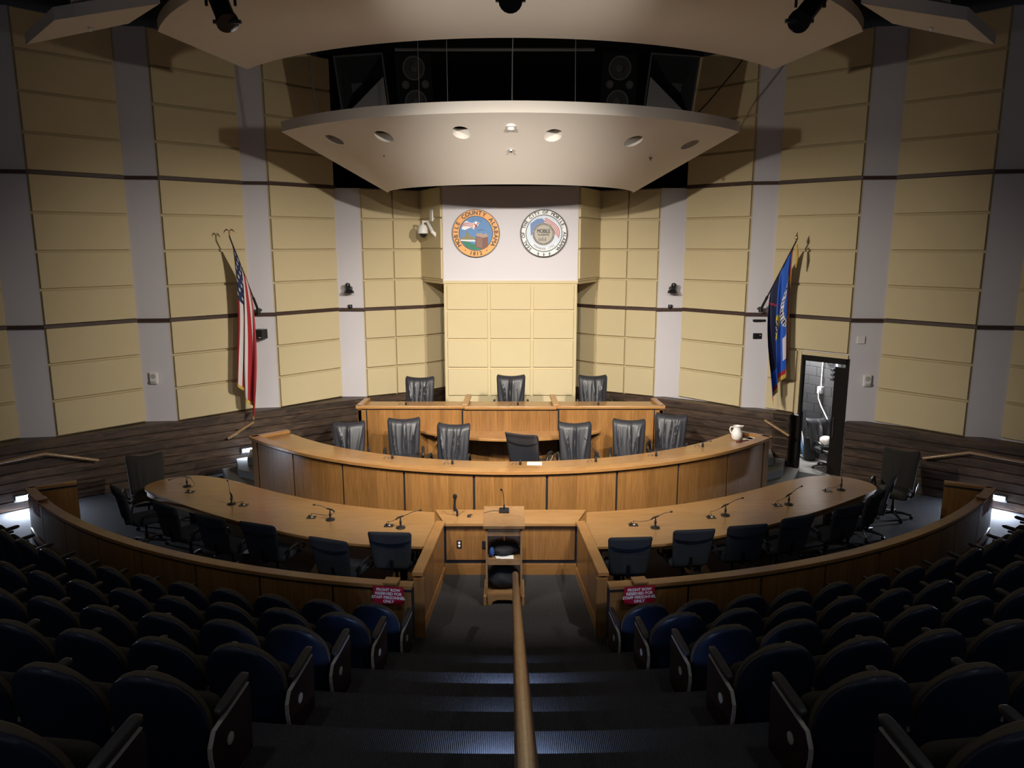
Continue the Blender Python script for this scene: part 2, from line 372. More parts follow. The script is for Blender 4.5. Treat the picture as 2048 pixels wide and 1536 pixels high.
# ------------------------------------------------------------------ ceiling clouds
def cloud(name, label, near, back, zn, zb, th=.17, n=36, holes=None):
    """near/back: (cy, R, ang) arcs; ruled underside with real thickness"""
    mb = MB()
    def pt(u, v, up):
        a = math.radians(-near[2]+2*near[2]*u); p = Vector((near[1]*math.sin(a), near[0]-near[1]*math.cos(a), zn+up))
        b = math.radians(-back[2]+2*back[2]*u); q = Vector((back[1]*math.sin(b), back[0]-back[1]*math.cos(b), zb+up))
        return p.lerp(q, v)
    nv = 10
    vs = [pt(i/n, j/nv, up) for up in (0, th) for j in range(nv+1) for i in range(n+1)]
    N = (n+1)*(nv+1); fs = []
    for j in range(nv):
        for i in range(n):
            a = j*(n+1)+i; fs.append((a, a+1, a+n+2, a+n+1)); fs.append((N+a, N+a+n+1, N+a+n+2, N+a+1))
    for i in range(n):
        fs.append((i, N+i, N+i+1, i+1)); a = nv*(n+1)+i; fs.append((a, a+1, N+a+1, N+a))
    for j in range(nv):
        a = j*(n+1); fs.append((a, a+n+1, N+a+n+1, N+a)); a += n; fs.append((a, N+a, N+a+n+1, a+n+1))
    mb.add(vs, fs)
    th_ = thing(name, label, 'ceiling panel', (0, near[0]-near[1], zn))
    o = mb.build('curved_slab', WHITEP, th_)
    if holes:
        cut = MB()
        for h in holes: cut.lathe([(.155, -.6), (.155, .6)], 0, 28, c=(h[0], h[1], h[2]))
        c_ = cut.build('cut', WHITEP, off=(0, 0, 0)); c_.location = (-Vector(th_['_o']))[:]
        # the slab's own space is offset by the empty: move the cutter along
        bpy.context.view_layer.update()
        c_.location = (0, 0, 0)
        md = o.modifiers.new('holes', 'BOOLEAN'); md.object = c_; md.solver = 'EXACT'
        bpy.context.view_layer.update()
        dg = bpy.context.evaluated_depsgraph_get(); me = bpy.data.meshes.new_from_object(o.evaluated_get(dg))
        o.modifiers.clear(); o.data = me; bpy.data.objects.remove(c_, do_unlink=True)
    for p in o.data.polygons: p.use_smooth = True
    o.data.set_sharp_from_angle(angle=math.radians(30))
    return th_
NEAR = (16.85, 5.07, 52.5); BACK = (16.21, 2.54, 84)
def canopy_z(x, y):
    # height of the underside at (x, y), found by walking the ruled surface
    best = None
    for i in range(41):
        u = i/40; a = math.radians(-NEAR[2]+2*NEAR[2]*u); b = math.radians(-BACK[2]+2*BACK[2]*u)
        for j in range(25):
            v_ = j/24
            X = (NEAR[1]*math.sin(a))*(1-v_)+(BACK[1]*math.sin(b))*v_; Y = (NEAR[0]-NEAR[1]*math.cos(a))*(1-v_)+(BACK[0]-BACK[1]*math.cos(b))*v_
            d_ = (X-x)**2+(Y-y)**2
            if best is None or d_ < best[0]: best = (d_, 6.6*(1-v_)+5.70*v_)
    return best[1]
def canopy_at(u, v):
    best = None
    for k in range(60):
        z = 5.7+.9*k/59; p = at(u, v, z); e = abs(canopy_z(p.x, p.y)-z)
        if best is None or e < best[0]: best = (e, p)
    return best[1]
HOLES = [canopy_at(u, v) for u, v in ((669, 283), (768, 277), (923, 269), (1106, 268), (1267, 281), (1380, 291))]
cloud('acoustic_cloud', 'fan-shaped white canopy with six round holes hanging over the dais', NEAR, BACK, 6.6, 5.70, holes=HOLES)
cloud('acoustic_cloud', 'large pale curved ceiling panel at the top, nearest the audience', (14.0, 5.65, 62), (17.05, 5.85, 48), 7.62, 7.5, th=.16)
SILV = mat('can_reflector', (.30, .30, .32), .5, metal=0)
for i, h in enumerate(HOLES):
    t = thing('recessed_downlight', 'round recessed downlight, %s from the left in the canopy over the dais' % ('first', 'second', 'third', 'fourth', 'fifth', 'last')[i], 'ceiling light', tuple(h), 0, 'downlights in the canopy')
    m = MB(); m.lathe([(.154, .11), (.154, .42), (.150, .42), (.150, .11), (.154, .11)], 0, 28, c=tuple(h)); m.build('reflector_sleeve', SILV, t, smooth=True)
    m = MB(); m.lathe([(.153, .36), (.153, .44)], 0, 28, c=tuple(h)); m.build('housing', BLK, t)
def slab(name, label, polys, mats=WHITEP):
    t = thing(name, label, 'ceiling panel', (polys[0][0][0][0], polys[0][0][0][1], polys[0][1]))
    for poly, z0, z1 in polys: m = MB(); m.prism(poly, z0, z1); m.build('slab', mats, t, bevel=.004)
for s, sd in ((-1, 'left'), (1, 'right')):
    slab('acoustic_cloud', 'small stepped white ceiling panel in the upper %s corner' % sd,
         [([(s*7.02, 11.58), (s*5.88, 10.36), (s*4.2, 9.68), (s*5.0, 10.52)], 7.5, 7.66),
          ([(s*5.75, 10.55), (s*5.2, 9.6), (s*3.7, 8.8), (s*4.2, 9.75)], 7.68, 7.86)])
# detectors and sprinklers
def small_ceiling(name, label, cat, u, v, prof, m=WHT):
    p = canopy_at(u, v); t = MB(); t.lathe([(r, z) for r, z in prof], 0, 20, c=tuple(p)); o = t.build(name, m, off=tuple(p), smooth=True)
    return tag(o, label, cat)
small_ceiling('smoke_detector', 'white round smoke detector under the front edge of the canopy', 'smoke detector', 1022, 251, [(.085, .04), (.085, -.02), (.06, -.03), (.055, -.07), (.02, -.085), (0, -.085)])
small_ceiling('sprinkler', 'small sprinkler head in the middle of the canopy below the smoke detector', 'sprinkler', 1022, 301, [(.045, .01), (.045, -.01), (.02, -.012), (.012, -.04), (.025, -.045), (0, -.048)], CHROME)
small_ceiling('sprinkler', 'small sprinkler head on the left half of the canopy', 'sprinkler', 768, 308, [(.03, .01), (.03, -.008), (.012, -.012), (.01, -.04), (0, -.048)], BLKM)
small_ceiling('sprinkler', 'small sprinkler head on the right half of the canopy', 'sprinkler', 1301, 316, [(.03, .01), (.03, -.008), (.012, -.012), (.01, -.04), (0, -.048)], BLKM)
for s, sd in ((-1, 'left'), (1, 'right')):
    t = MB(); t.lathe([(.04, .01), (.04, -.01), (.015, -.012), (.01, -.05), (0, -.055)], 0, 14, c=(s*5.6, 10.7, 7.5))
    tag(t.build('sprinkler', CHROME, off=(s*5.6, 10.7, 7.5)), 'small sprinkler head under the stepped ceiling panel at upper %s' % sd, 'sprinkler')
# stage spotlights (black tubes)
def fixture(label, tip, tail):
    a = Vector(tip); b = Vector(tail); t = thing('stage_light', label, 'stage light', tail, 0, 'black spotlights under the ceiling panel')
    d = (b-a).normalized(); m = MB(); m.tube([a, a+d*.04, a+d*.04, b-d*.05, b], [.100, .100, .086, .086, .06], n=18); br = m.build('barrel', BLK, t, smooth=True)
    q = MB(); q.box(a+d*.02, (.25, .03, .03)); q.build('filter_frame', BLKM, br)
    y = MB(); c0 = (a+b)/2; y.tube([c0+Vector((-.13, 0, 0)), c0+Vector((-.13, 0, .28)), c0+Vector((.13, 0, .28)), c0+Vector((.13, 0, 0))], .014, n=6)
    y.tube([c0+Vector((0, 0, .28)), Vector((c0.x, c0.y, max(c0.z+.35, 7.7)))], .015, n=6); y.build('yoke', BLKM, t)
fixture('black cylindrical spotlight at the top left of the large ceiling panel', at(456, 47, 6.6), at(428, -22, 6.95))
fixture('black cylindrical spotlight at the top right of the large ceiling panel', at(1597, 44, 6.6), at(1642, -12, 6.95))
fixture('black spotlight just peeking in at the top centre', at(1021, 2, 6.65), at(1021, -45, 7.0))

# ------------------------------------------------------------------ speakers above the canopy
HORNG = mat('horn_grey', (.13, .125, .125), .6)
def speaker(label, x, s, dark):
    z0 = 6.98; Y = 14.7
    t = thing('loudspeaker', label, 'loudspeaker', (x, Y, z0), 0, 'loudspeakers above the canopy')
    T = Matrix.Translation((x, Y, z0)) @ Matrix.Rotation(-s*.35, 4, 'Z') @ Matrix.Rotation(.16, 4, 'X') @ Matrix.Rotation(s*.09, 4, 'Y')
    m = MB(); m.box((0, .35, .55), (.68, .7, 1.15), 0, 0, T); cb = m.build('cabinet', BLKC, t, bevel=.02)
    for zz, r in ((.28, .21), (.86, .21)):
        m = MB(); TT = T @ Matrix.Translation((0, -.003, zz)) @ Matrix.Rotation(PI/2, 4, 'X')
        m.lathe([(r, 0), (r, .015), (r*.86, .015), (r*.8, .0), (r*.35, -.0), (r*.33, .03), (0, .05)], 0, 24, T=TT); m.build('woofer', BLKS, cb, smooth=True)
    for xx in (-.17, .2):
        m = MB(); TT = T @ Matrix.Translation((xx, -.003, .58)) @ Matrix.Rotation(PI/2, 4, 'X'); m.lathe([(.07, 0), (.07, .012), (.05, .012), (.045, .002), (0, .002)], 0, 18, T=TT); m.build('port', BLKS, cb, smooth=True)
    # horn
    t2 = thing('horn_loudspeaker', label.replace('black two-cone loudspeaker', 'square flared horn loudspeaker'), 'loudspeaker', (x+s*.85, Y, z0), 0, 'horn loudspeakers above the canopy')
    T = Matrix.Translation((x+s*.92, Y-.1, z0+.05)) @ Matrix.Rotation(-s*.30, 4, 'Z') @ Matrix.Rotation(.10, 4, 'X') @ Matrix.Rotation(s*.13, 4, 'Y')
    m = MB(); o_ = [(-.42, 0, 0), (.42, 0, 0), (.42, 0, 1.0), (-.42, 0, 1.0)]; i_ = [(-.12, .7, .40), (.12, .7, .40), (.12, .7, .6), (-.12, .7, .6)]
    e = .03; o2 = [(-.42-e, 0, -e), (.42+e, 0, -e), (.42+e, 0, 1+e), (-.42-e, 0, 1+e)]; i2 = [(p[0]*1.3, .72, .5+(p[2]-.5)*1.3) for p in i_]
    vs = o_+i_+o2+i2
    fs = []; fm = []
    for k in range(4): fs.append((k, (k+1) % 4, 4+(k+1) % 4, 4+k)); fs.append((8+k, 12+k, 12+(k+1) % 4, 8+(k+1) % 4)); fs.append((k, 8+k, 8+(k+1) % 4, (k+1) % 4))
    fs.append((4, 5, 6, 7)); fs.append((15, 14, 13, 12))
    m.add(vs, fs, 0, T); m.build('flared_horn', BLKS if dark else BLKS, t2)
    m = MB(); m.add([(-.40, -.004, .0), (.40, -.004, .0), (-.40 if s > 0 else .40, -.004, .62)], [(0, 1, 2)], 0, T)
    m.add([(-.40, .012, .0), (.40, .012, .0), (-.40 if s > 0 else .40, .012, .62)], [(0, 1, 2)], 0, T); m.build('lower_baffle', HORNG, t2, fixn=False)
    m = MB(); m.box((x+s*.95, Y-.15, z0-.06), (.8, .10, .05)); m.build('hanging_bracket', HORNG, t2)
BLKS = mat('speaker_black', (.035, .035, .038), .6, spec=.3)
BLKC = mat('cabinet_black', (.008, .008, .009), .85, spec=.08)
speaker('black two-cone loudspeaker above the right side of the canopy', 1.98, 1, False)
speaker('black two-cone loudspeaker above the left side of the canopy, in shadow', -1.75, -1, True)
pipe = MB(); pipe.tube([(-2.2, 15.2, 8.30), (1.6, 15.2, 8.30)], .03, n=8); tag(pipe.build('rigging_pipe', HORNG), 'horizontal pipe high in the dark gap above the canopy', 'pipe')
for i, (x, lab) in enumerate(((-1.45, 'leftmost'), (-1.0, 'second from the left'), (.03, 'third from the left, the bright'), (1.02, 'rightmost'))):
    c = MB(); zc = canopy_z(x, 12.6)+.15; c.tube([(x+(.0 if i != 2 else .04), 12.5, 8.66), (x, 12.5, 7.6), (x+(.01 if i != 2 else -.01), 12.5, zc)], .006 if i != 2 else .010, n=6)
    tag(c.build('suspension_cable', HORNG), '%s thin vertical suspension cable above the canopy' % lab, 'cable', 'suspension cables over the canopy')
c = MB(); c.tube([(-3.45, 13.6, 8.66), (-3.42, 13.6, 7.6), (-3.35, 13.6, 6.9), (-3.28, 13.6, 6.70)], .012, n=6); tag(c.build('loose_cable', HORNG), 'thin cable hanging down onto the left end of the canopy', 'cable')
c = MB(); pts = [(4.5, 14.4, 8.4), (4.1, 14.4, 7.8), (3.6, 14.4, 7.2), (3.25, 14.3, 6.85)]; c.tube(pts, .014, n=6); tag(c.build('loose_cable', BLK), 'black cable sagging to the right end of the canopy', 'cable')

# ------------------------------------------------------------------ parapet round the staff tables
PC, PR = 18.2, 10.25   # centre and outer radius of the parapet
def cap_line(mb, a, b, w, z0, z1, mi=0, trim=True):
    a = Vector(a); b = Vector(b); d = (b-a).normalized(); n = Vector((-d.y, d.x))*w/2
    mb.prism([tuple(a-n), tuple(b-n), tuple(b+n), tuple(a+n)], z0, z1, mi)
SLOT = mat('shadow_gap', (.010, .011, .016), .6)
for s, sd in ((-1, 'left'), (1, 'right')):
    a0 = math.degrees(math.asin(1.13/PR)); a1 = math.degrees(math.asin(7.78/PR))
    A0, A1 = (-a1, -a0) if s < 0 else (a0, a1)
    t = thing('parapet_wall', 'low curved oak-panelled wall with a flat cap enclosing the %s staff table' % sd, 'low wall', (s*4, 9, 0))
    m = MB(); m.arc(PC, PR-.10, PR-.025, 0, .76, A0, A1, 48); e = (s*7.78, PC-math.sqrt(PR**2-7.78**2)); w2 = (s*7.16, e[1]+.34)
    cap_line(m, (e[0]-s*.05, e[1]+.06), w2, .07, 0, .76); m.build('core', SLOT, t)
    npan = 8
    for i in range(npan):
        b0 = A0+(A1-A0)*i/npan; b1 = A0+(A1-A0)*(i+1)/npan; g = .07
        m = MB(); m.arc(PC, PR-.03, PR-.008, .17, .735, b0+g, b1-g, 6); m.build('oak_panel', OAKV, t)
    m = MB(); m.arc(PC, PR-.03, PR+.0, 0, .14, A0, A1, 48); m.build('plinth', OAKH, t)
    m = MB(); m.arc(PC, PR-.125, PR+.02, .775, .82, A0, A1, 48)
    cap_line(m, (e[0]-s*.02, e[1]+.03), w2, .13, .775, .82); m.build('cap', OAKH, t, bevel=.004)
    m = MB(); d_ = (Vector(w2)-Vector(e)).normalized(); nn = Vector((-d_.y, d_.x))*(.045*s)
    cap_line(m, Vector(e)+d_*.12+nn*-1*-1, Vector(w2)+nn, .02, .05, .735); cap_line(m, Vector(e)+d_*.12-nn, Vector(w2)-nn, .02, .05, .735); m.build('end_panel', OAKV, t)
    # gate side wall
    t = thing('gate_side_wall', 'short oak-panelled wall on the %s side of the lectern alcove' % sd, 'low wall', (s*1.0, 9.2, 0))
    p0 = (s*1.11, 8.36); p1 = (s*.99, 10.03)
    m = MB(); cap_line(m, p0, p1, .07, 0, .76); m.build('core', SLOT, t)
    m = MB()
    for f0, f1 in ((.07, .42), (.46, .97)):
        q0 = Vector(p0).lerp(Vector(p1), f0)+Vector((-s*.045, 0)); q1 = Vector(p0).lerp(Vector(p1), f1)+Vector((-s*.045, 0)); cap_line(m, q0, q1, .02, .17, .735)
    m.build('oak_panel', OAKV, t)
    m = MB(); q0 = Vector(p0)+Vector((-s*.05, 0)); q1 = Vector(p1)+Vector((-s*.05, 0)); cap_line(m, q0, q1, .02, 0, .14); m.build('plinth', OAKH, t)
    m = MB(); m.box((s*1.09, 8.35, .38), (.13, .05, .76)); m.build('corner_post', OAKV, t)
    m = MB(); cap_line(m, p0, (s*.985, 10.06), .13, .775, .822); m.build('cap', OAKH, t, bevel=.004)
# gate back wall with its counter
t = thing('gate_counter', 'straight oak counter closing the gap behind the lectern', 'counter', (0, 10.1, 0))
m = MB(); m.box((0, 10.16, .37), (1.9, .10, .74)); m.build('core', SLOT, t)
m = MB(); m.box((0, 10.10, .47), (1.83, .02, .50)); m.build('oak_panel', OAKV, t)
m = MB(); m.box((0, 10.09, .08), (1.88, .03, .16)); m.build('plinth', OAKH, t)
m = MB(); m.prism([(-.93, 10.04), (.93, 10.04), (1.12, 10.60), (-1.12, 10.60)], .745, .79); m.build('counter_top', OAKT, t, bevel=.004)
# outlets on it
def outlet(x, z, lab, white):
    t = thing('outlet', lab, 'wall outlet', (x, 10.088, z))
    m = MB(); m.box((x, 10.086, z), (.07, .012, .115)); m.build('cover_plate', BLK if white else BLK, t, bevel=.003)
    if white:
        m = MB()
        for dz in (-.022, .024): m.lathe([(.017, 0), (.017, .006), (0, .006)], 0, 14, T=Matrix.Translation((x, 10.08, z+dz)) @ Matrix.Rotation(PI/2, 4, 'X'))
        m.build('socket', WHT, t)
outlet(-.73, .46, 'duplex outlet with white sockets on the counter wall left of the lectern', True)
outlet(-.37, .45, 'black blank plate on the counter wall just beside the lectern', False)

# ------------------------------------------------------------------ staff tables
far = [(1.13, 10.60), (2.0, 10.74), (2.93, 11.07), (3.7, 11.48), (4.5, 12.0), (4.85, 12.22), (5.2, 12.38), (5.55, 12.40), (5.82, 12.26), (6.0, 12.02), (6.02, 11.78)]
near = [(5.90, 11.60), (5.35, 11.18), (4.63, 10.66), (3.8, 10.15), (2.9, 9.70), (2.3, 9.46), (1.7, 9.34), (1.125, 9.31)]
edge = far+near
for _ in range(3):
    edge = [edge[0]]+[lerp(edge[i], edge[i+1], f) for i in range(len(edge)-1) for f in (.25, .75)][1:-1]+[edge[-1]]
for s, sd in ((-1, 'left'), (1, 'right')):
    poly = [(s*x, y_) for x, y_ in edge+[(1.07, 10.07)]]
    t = thing('staff_table', 'long curved oak staff table on the %s, rounded at its outer end' % sd, 'table', (s*3.5, 10.8, 0), 0, 'curved staff tables')
    m = MB(); m.prism(poly, .71, .75); m.build('tabletop', OAKT, t, bevel=.006)
    m = MB(); m.prism([(s*x*.985+s*.03, (y_-10.9)*.94+10.9) for x, y_ in edge+[(1.07, 10.07)]], .64, .709); m.build('apron', OAKH, t)
    for lx, ly in ((1.5, 9.9), (2.7, 10.2), (3.9, 10.9), (5.2, 11.7)):
        m = MB(); m.box((s*lx, ly, .02), (.35, .35, .04)); m.box((s*lx, ly, .34), (.10, .10, .62)); m.build('pedestal', BLK, t, bevel=.005)

# ------------------------------------------------------------------ curved council dais (lower bench)
DC, DR = 17.55, 6.38
t = thing('council_bench', 'long curved oak council bench with nine front panels and a polished top', 'bench desk', (0, 11.3, 0))
m = MB(); m.arc(DC, DR-.16, DR-.055, 0, 1.12, -48.4, 48.4, 72); m.build('core', SLOT, t)
for i in range(9):
    b0 = -46.4+i*10.31; b1 = b0+10.31
    m = MB(); m.arc(DC, DR-.06, DR-.035, .06, 1.115, b0+.17, b1-.17, 8); m.build('oak_panel', OAKV, t)
for s in (-1, 1):
    m = MB(); m.arc(DC, DR-.10, DR-.03, 0, 1.12, s*46.65 if s > 0 else -48.5, 48.5 if s > 0 else -46.65, 4)
    a = math.radians(48.4*s); ex, ey = DR*math.sin(a), DC-DR*math.cos(a); ix, iy = (DR-.75)*math.sin(a), DC-(DR-.75)*math.cos(a)
    cap_line(m, (ex-s*.04, ey+.03), (ix, iy), .07, 0, 1.15); m.build('end_stile', OAKV, t)
m = MB(); m.arc(DC, DR-.17, DR+.01, 1.145, 1.20, -48.7, 48.7, 72)
for s in (-1, 1):
    a = math.radians(48.4*s); ex, ey = (DR-.02)*math.sin(a), DC-(DR-.02)*math.cos(a); ix, iy = (DR-.76)*math.sin(a), DC-(DR-.76)*math.cos(a)
    cap_line(m, (ex, ey), (ix, iy), .12, 1.145, 1.20)
m.build('raised_rim', OAKH, t, bevel=.006)
m = MB(); m.arc(DC, DR-.80, DR-.15, 1.085, 1.125, -48.0, 48.0, 72); m.build('worktop', OAKT, t)

# ------------------------------------------------------------------ upper bench
t = thing('upper_bench', 'straight raised oak bench in three bays behind the curved council bench', 'bench desk', (0, 13.8, .45))
m = MB()
for x0, x1, yy in ((-2.80, -.84, 13.80), (-.84, .84, 13.72), (.84, 2.80, 13.80)):
    m.box(((x0+x1)/2, yy+.06, 1.02), (x1-x0, .09, 1.14))
m.build('core', SLOT, t)
for x0, x1, yy in ((-2.70, -.92, 13.80), (-.73, .73, 13.72), (.92, 2.70, 13.80)):
    m = MB(); m.box(((x0+x1)/2, yy, 1.03), (x1-x0, .025, 1.12)); m.build('oak_panel', OAKV, t)
for x in (-2.80, -.81, .81, 2.80):
    m = MB(); m.box((x, (13.80 if abs(x) > 1 else 13.725)+.005, 1.03), (.15, .03, 1.12)); m.build('stile', OAKV, t)
m = MB()
for s in (-1, 1): m.box((s*2.84, 14.1, 1.05), (.06, .62, 1.10))
m.build('end_cheek', OAKV, t)
m = MB()
m.box((-1.86, 13.83, 1.64), (2.10, .10, .05)); m.box((1.86, 13.83, 1.64), (2.10, .10, .05)); m.box((0, 13.76, 1.645), (1.72, .12, .055))
for s in (-1, 1):
    cap_line(m, (s*2.87, 13.83), (s*2.83, 14.55), .11, 1.615, 1.665); cap_line(m, (s*.86, 13.78), (s*.84, 14.75), .11, 1.645, 1.70)
m.build('raised_rim', OAKH, t, bevel=.005)
m = MB(); m.box((0, 14.16, 1.59), (5.62, .64, .04)); m.build('worktop', OAKT, t)
# curved side shelf on its front
t = thing('credenza_shelf', 'thin curved oak shelf on brackets fixed to the front of the upper bench', 'shelf', (0, 13.6, 1.15))
pts = []
for i in range(25):
    a = math.radians(-52+104*i/24); pts.append((2.45*math.sin(a), 15.36-2.25*math.cos(a)))
pts = [p for p in pts if p[1] < 13.76]
m = MB(); m.prism([(pts[0][0]-.02, 13.78)]+pts+[(pts[-1][0]+.02, 13.78)], 1.155, 1.20); m.build('shelf_board', OAKH, t, bevel=.006)
for x in (-1.38, -.28, .28, 1.38):
    m = MB(); yb = 13.70 if abs(x) < 1 else 13.78
    m.box((x, yb-.03, 1.06), (.06, .06, .19)); m.box((x, yb-.12, 1.14), (.06, .24, .025)); m.box((x, yb-.06, .965), (.07, .10, .02)); m.build('bracket', OAKH, t)

# ------------------------------------------------------------------ lectern
LX, LY = -.085, 9.18
t = thing('lectern', 'open-backed wooden lectern with a sloping top standing in the alcove', 'lectern', (LX, LY, 0))
def B(m, x, y_, z, dx, dy, dz): m.box((LX+x, LY+y_, z), (dx, dy, dz))
for sx in (-1, 1):
    m = MB(); m.prism([(LX+sx*.225-.012, LY-.02), (LX+sx*.225+.012, LY-.02), (LX+sx*.225+.012, LY+.40), (LX+sx*.225-.012, LY+.40)], .12, lambda x, yy: 1.02+(yy-LY)*.22); m.build('side_panel', PODW, t)
    m = MB(); m.prism([(LX+sx*.25-.02, LY-.06), (LX+sx*.25+.02, LY-.06), (LX+sx*.25+.02, LY+.46), (LX+sx*.25-.02, LY+.46)], 0, .14); m.build('foot', PODW, t, bevel=.01)
m = MB(); B(m, -.11, .39, .60, .215, .02, .9); B(m, .11, .39, .60, .215, .02, .9); m.build('front_panel', PODW, t)
m = MB(); B(m, 0, .19, .62, .43, .40, .02); B(m, 0, -.01, .60, .43, .02, .08); m.build('shelf', PODW, t)
m = MB(); B(m, 0, .19, .15, .43, .40, .02)
m.prism([(LX-.22, 0), (LX-.22, .15), (LX+.22, .15), (LX+.22, 0), (LX+.17, 0), (LX+.14, .05), (LX+.08, .07), (LX-.08, .07), (LX-.14, .05), (LX-.17, 0)], 0, .02, 0, T=Matrix.Translation((0, LY, 0)) @ Matrix.Rotation(PI/2, 4, 'X'))
m.build('bottom_shelf', PODW, t)
m = MB(); B(m, 0, .01, .985, .43, .02, .07); m.build('top_rail', PODW, t)
T = Matrix.Translation((LX, LY+.20, 1.13)) @ Matrix.Rotation(.22, 4, 'X')
m = MB(); m.box((0, 0, 0), (.54, .50, .03), 0, 0, T); m.box((0, -.24, .02), (.54, .02, .025), 0, 0, T); m.build('reading_top', PODW, t, bevel=.004)
CLOTH = mat('dark_bag_cloth', (.012, .012, .016), .8, bump=.3, bscale=30)
BLUEC = mat('blue_cloth', (.02, .07, .25), .8)
def lump(cx, cy, cz, rx, ry, rz, seed):
    random.seed(seed); ph = [random.random()*6 for _ in range(4)]
    def f(u, v):
        a = 2*PI*u; b = PI*v; r = 1+.10*math.sin(3*a+ph[0])*math.sin(b)+.08*math.sin(5*a+4*b+ph[1])
        return Vector((cx+rx*r*math.cos(a)*math.sin(b), cy+ry*r*math.sin(a)*math.sin(b), cz-rz*math.cos(b)*(1 if math.cos(b) < 0 else .9)))
    return f
m = MB(); m.sheet(lump(LX, LY+.2, .70, .19, .16, .075, 3), 24, 12); tag(m.build('folded_cloth', CLOTH, smooth=True, off=(LX, LY+.2, .70)), 'dark folded cloth bag on the middle shelf of the lectern', 'bag')
m = MB(); m.sheet(lump(LX-.16, LY+.08, .70, .035, .06, .065, 5), 16, 10); tag(m.build('blue_wrapper', BLUEC, smooth=True, off=(LX-.16, LY+.08, .70)), 'small blue wrapper tucked at the left of the lectern shelf', 'wrapper')
m = MB(); m.box((LX+.04, LY+.05, .637), (.17, .12, .010)); m.box((LX-.05, LY+.06, .637), (.12, .09, .008), 0, .3); tag(m.build('loose_papers', PAPER, off=(LX, LY+.05, .632)), 'white papers lying at the front edge of the lectern shelf', 'papers')
m = MB(); m.sheet(lump(LX-.01, LY+.19, .30, .185, .17, .145, 9), 24, 12); tag(m.build('black_bag', CLOTH, smooth=True, off=(LX, LY+.19, .3)), 'round black bag filling the bottom compartment of the lectern', 'bag')

# ------------------------------------------------------------------ microphones
def table_mic(p, az, label, plate, arm=1.0, up=.10, lbl2=''):
    """round base, stand, clip, gooseneck reaching along az; cable to the plate in the table"""
    t = thing('table_microphone', label, 'microphone', tuple(p), 0, 'gooseneck microphones on the staff tables')
    p = Vector(p); d = Vector((math.cos(az), math.sin(az), 0))
    m = MB(); m.lathe([(.066, 0), (.066, .010), (.060, .016), (.02, .022), (.012, .03)], 0, 24, c=tuple(p)); m.build('round_base', BLK, t, smooth=True)
    m = MB(); m.lathe([(.010, .025), (.010, .05), (.017, .06), (.017, .10), (.009, .11), (.009, .15)], 0, 12, c=tuple(p)); m.build('stand', BLK, t, smooth=True)
    h = p+Vector((0, 0, .155))
    m = MB(); m.tube([h-d*.07+Vector((0, 0, -.03)), h-d*.03, h+d*.045+Vector((0, 0, .02))], [.009, .013, .011], n=8); m.build('holder', BLK, t, smooth=True)
    a = h+d*.045+Vector((0, 0, .02)); tip = a+d*.22*arm+Vector((0, 0, up*.10)); mid = (a+tip)/2+Vector((0, 0, .012))
    m = MB(); m.tube([a, mid, tip], .0045, n=6); m.build('gooseneck', BLK, t, smooth=True)
    m = MB(); m.tube([tip-d*.005, tip+d*.004, tip+d*.03, tip+d*.036], [.005, .012, .012, .005], n=8); m.build('capsule', BLK, t, smooth=True)
    q = Vector(plate); s0 = h-d*.07+Vector((0, 0, -.03)); pts = []
    for i in range(13):
        f = i/12; c = s0.lerp(q+Vector((0, 0, .06)), f); c.z += -.05*math.sin(PI*f)*(1-f)+.0; c += Vector((d.y, -d.x, 0))*.04*math.sin(PI*f)*-1-d*.06*math.sin(PI*f); pts.append(c)
    pts += [q+Vector((0, 0, .035)), q+Vector((0, 0, .01))]
    m = MB(); m.tube(pts, .0035, n=6); m.build('cable', BLK, t, smooth=True)
    t2 = thing('connector_plate', lbl2, 'connector plate', tuple(q), 0, 'connector plates in the staff tables')
    m = MB(); m.box((q.x, q.y, q.z+.003), (.13, .11, .006), 0, az if False else .0); pl_ = m.build('plate', BLK, t2, bevel=.001)
    m = MB(); m.lathe([(.014, 0), (.014, .006), (0, .008)], 0, 14, c=(q.x+.01, q.y-.005, q.z+.006)); m.build('talk_button', WHT, pl_, smooth=True)
    m = MB(); m.lathe([(.010, 0), (.010, .03), (.005, .035)], 0, 10, c=(q.x-.03, q.y+.01, q.z+.006)); m.build('plug', BLK, t2, smooth=True)
ordn = ['outermost', 'second from the outer end', 'third from the outer end', 'nearest the lectern']
LM = [((-5.31, 11.80), (-5.15, 11.52), 3.6, .9, -.25), ((-4.27, 10.95), (-4.07, 10.90), 2.2, .35, 1.6), ((-2.60, 10.28), (-2.90, 10.38), 3.1, .75, .5), ((-1.54, 9.97), (-1.72, 10.05), .15, 1.0, .7)]
RM = [((5.35, 11.62), (5.11, 11.57), 1.2, .35, 1.2), ((4.25, 10.93), (4.07, 10.89), .45, .85, .8), ((3.15, 10.46), (2.92, 10.38), .25, .95, .7), ((2.03, 9.97), (1.74, 10.08), .15, .75, .5)]
for side, L_ in (('left', LM), ('right', RM)):
    for i, (p, q, az, arm, up) in enumerate(L_):
        table_mic((p[0], p[1], .75), az, 'black microphone on a round base on the %s staff table, %s' % (side, ordn[i]), (q[0], q[1], .75), arm, up, 'black connector plate with white button in the %s staff table, %s' % (side, ordn[i]))
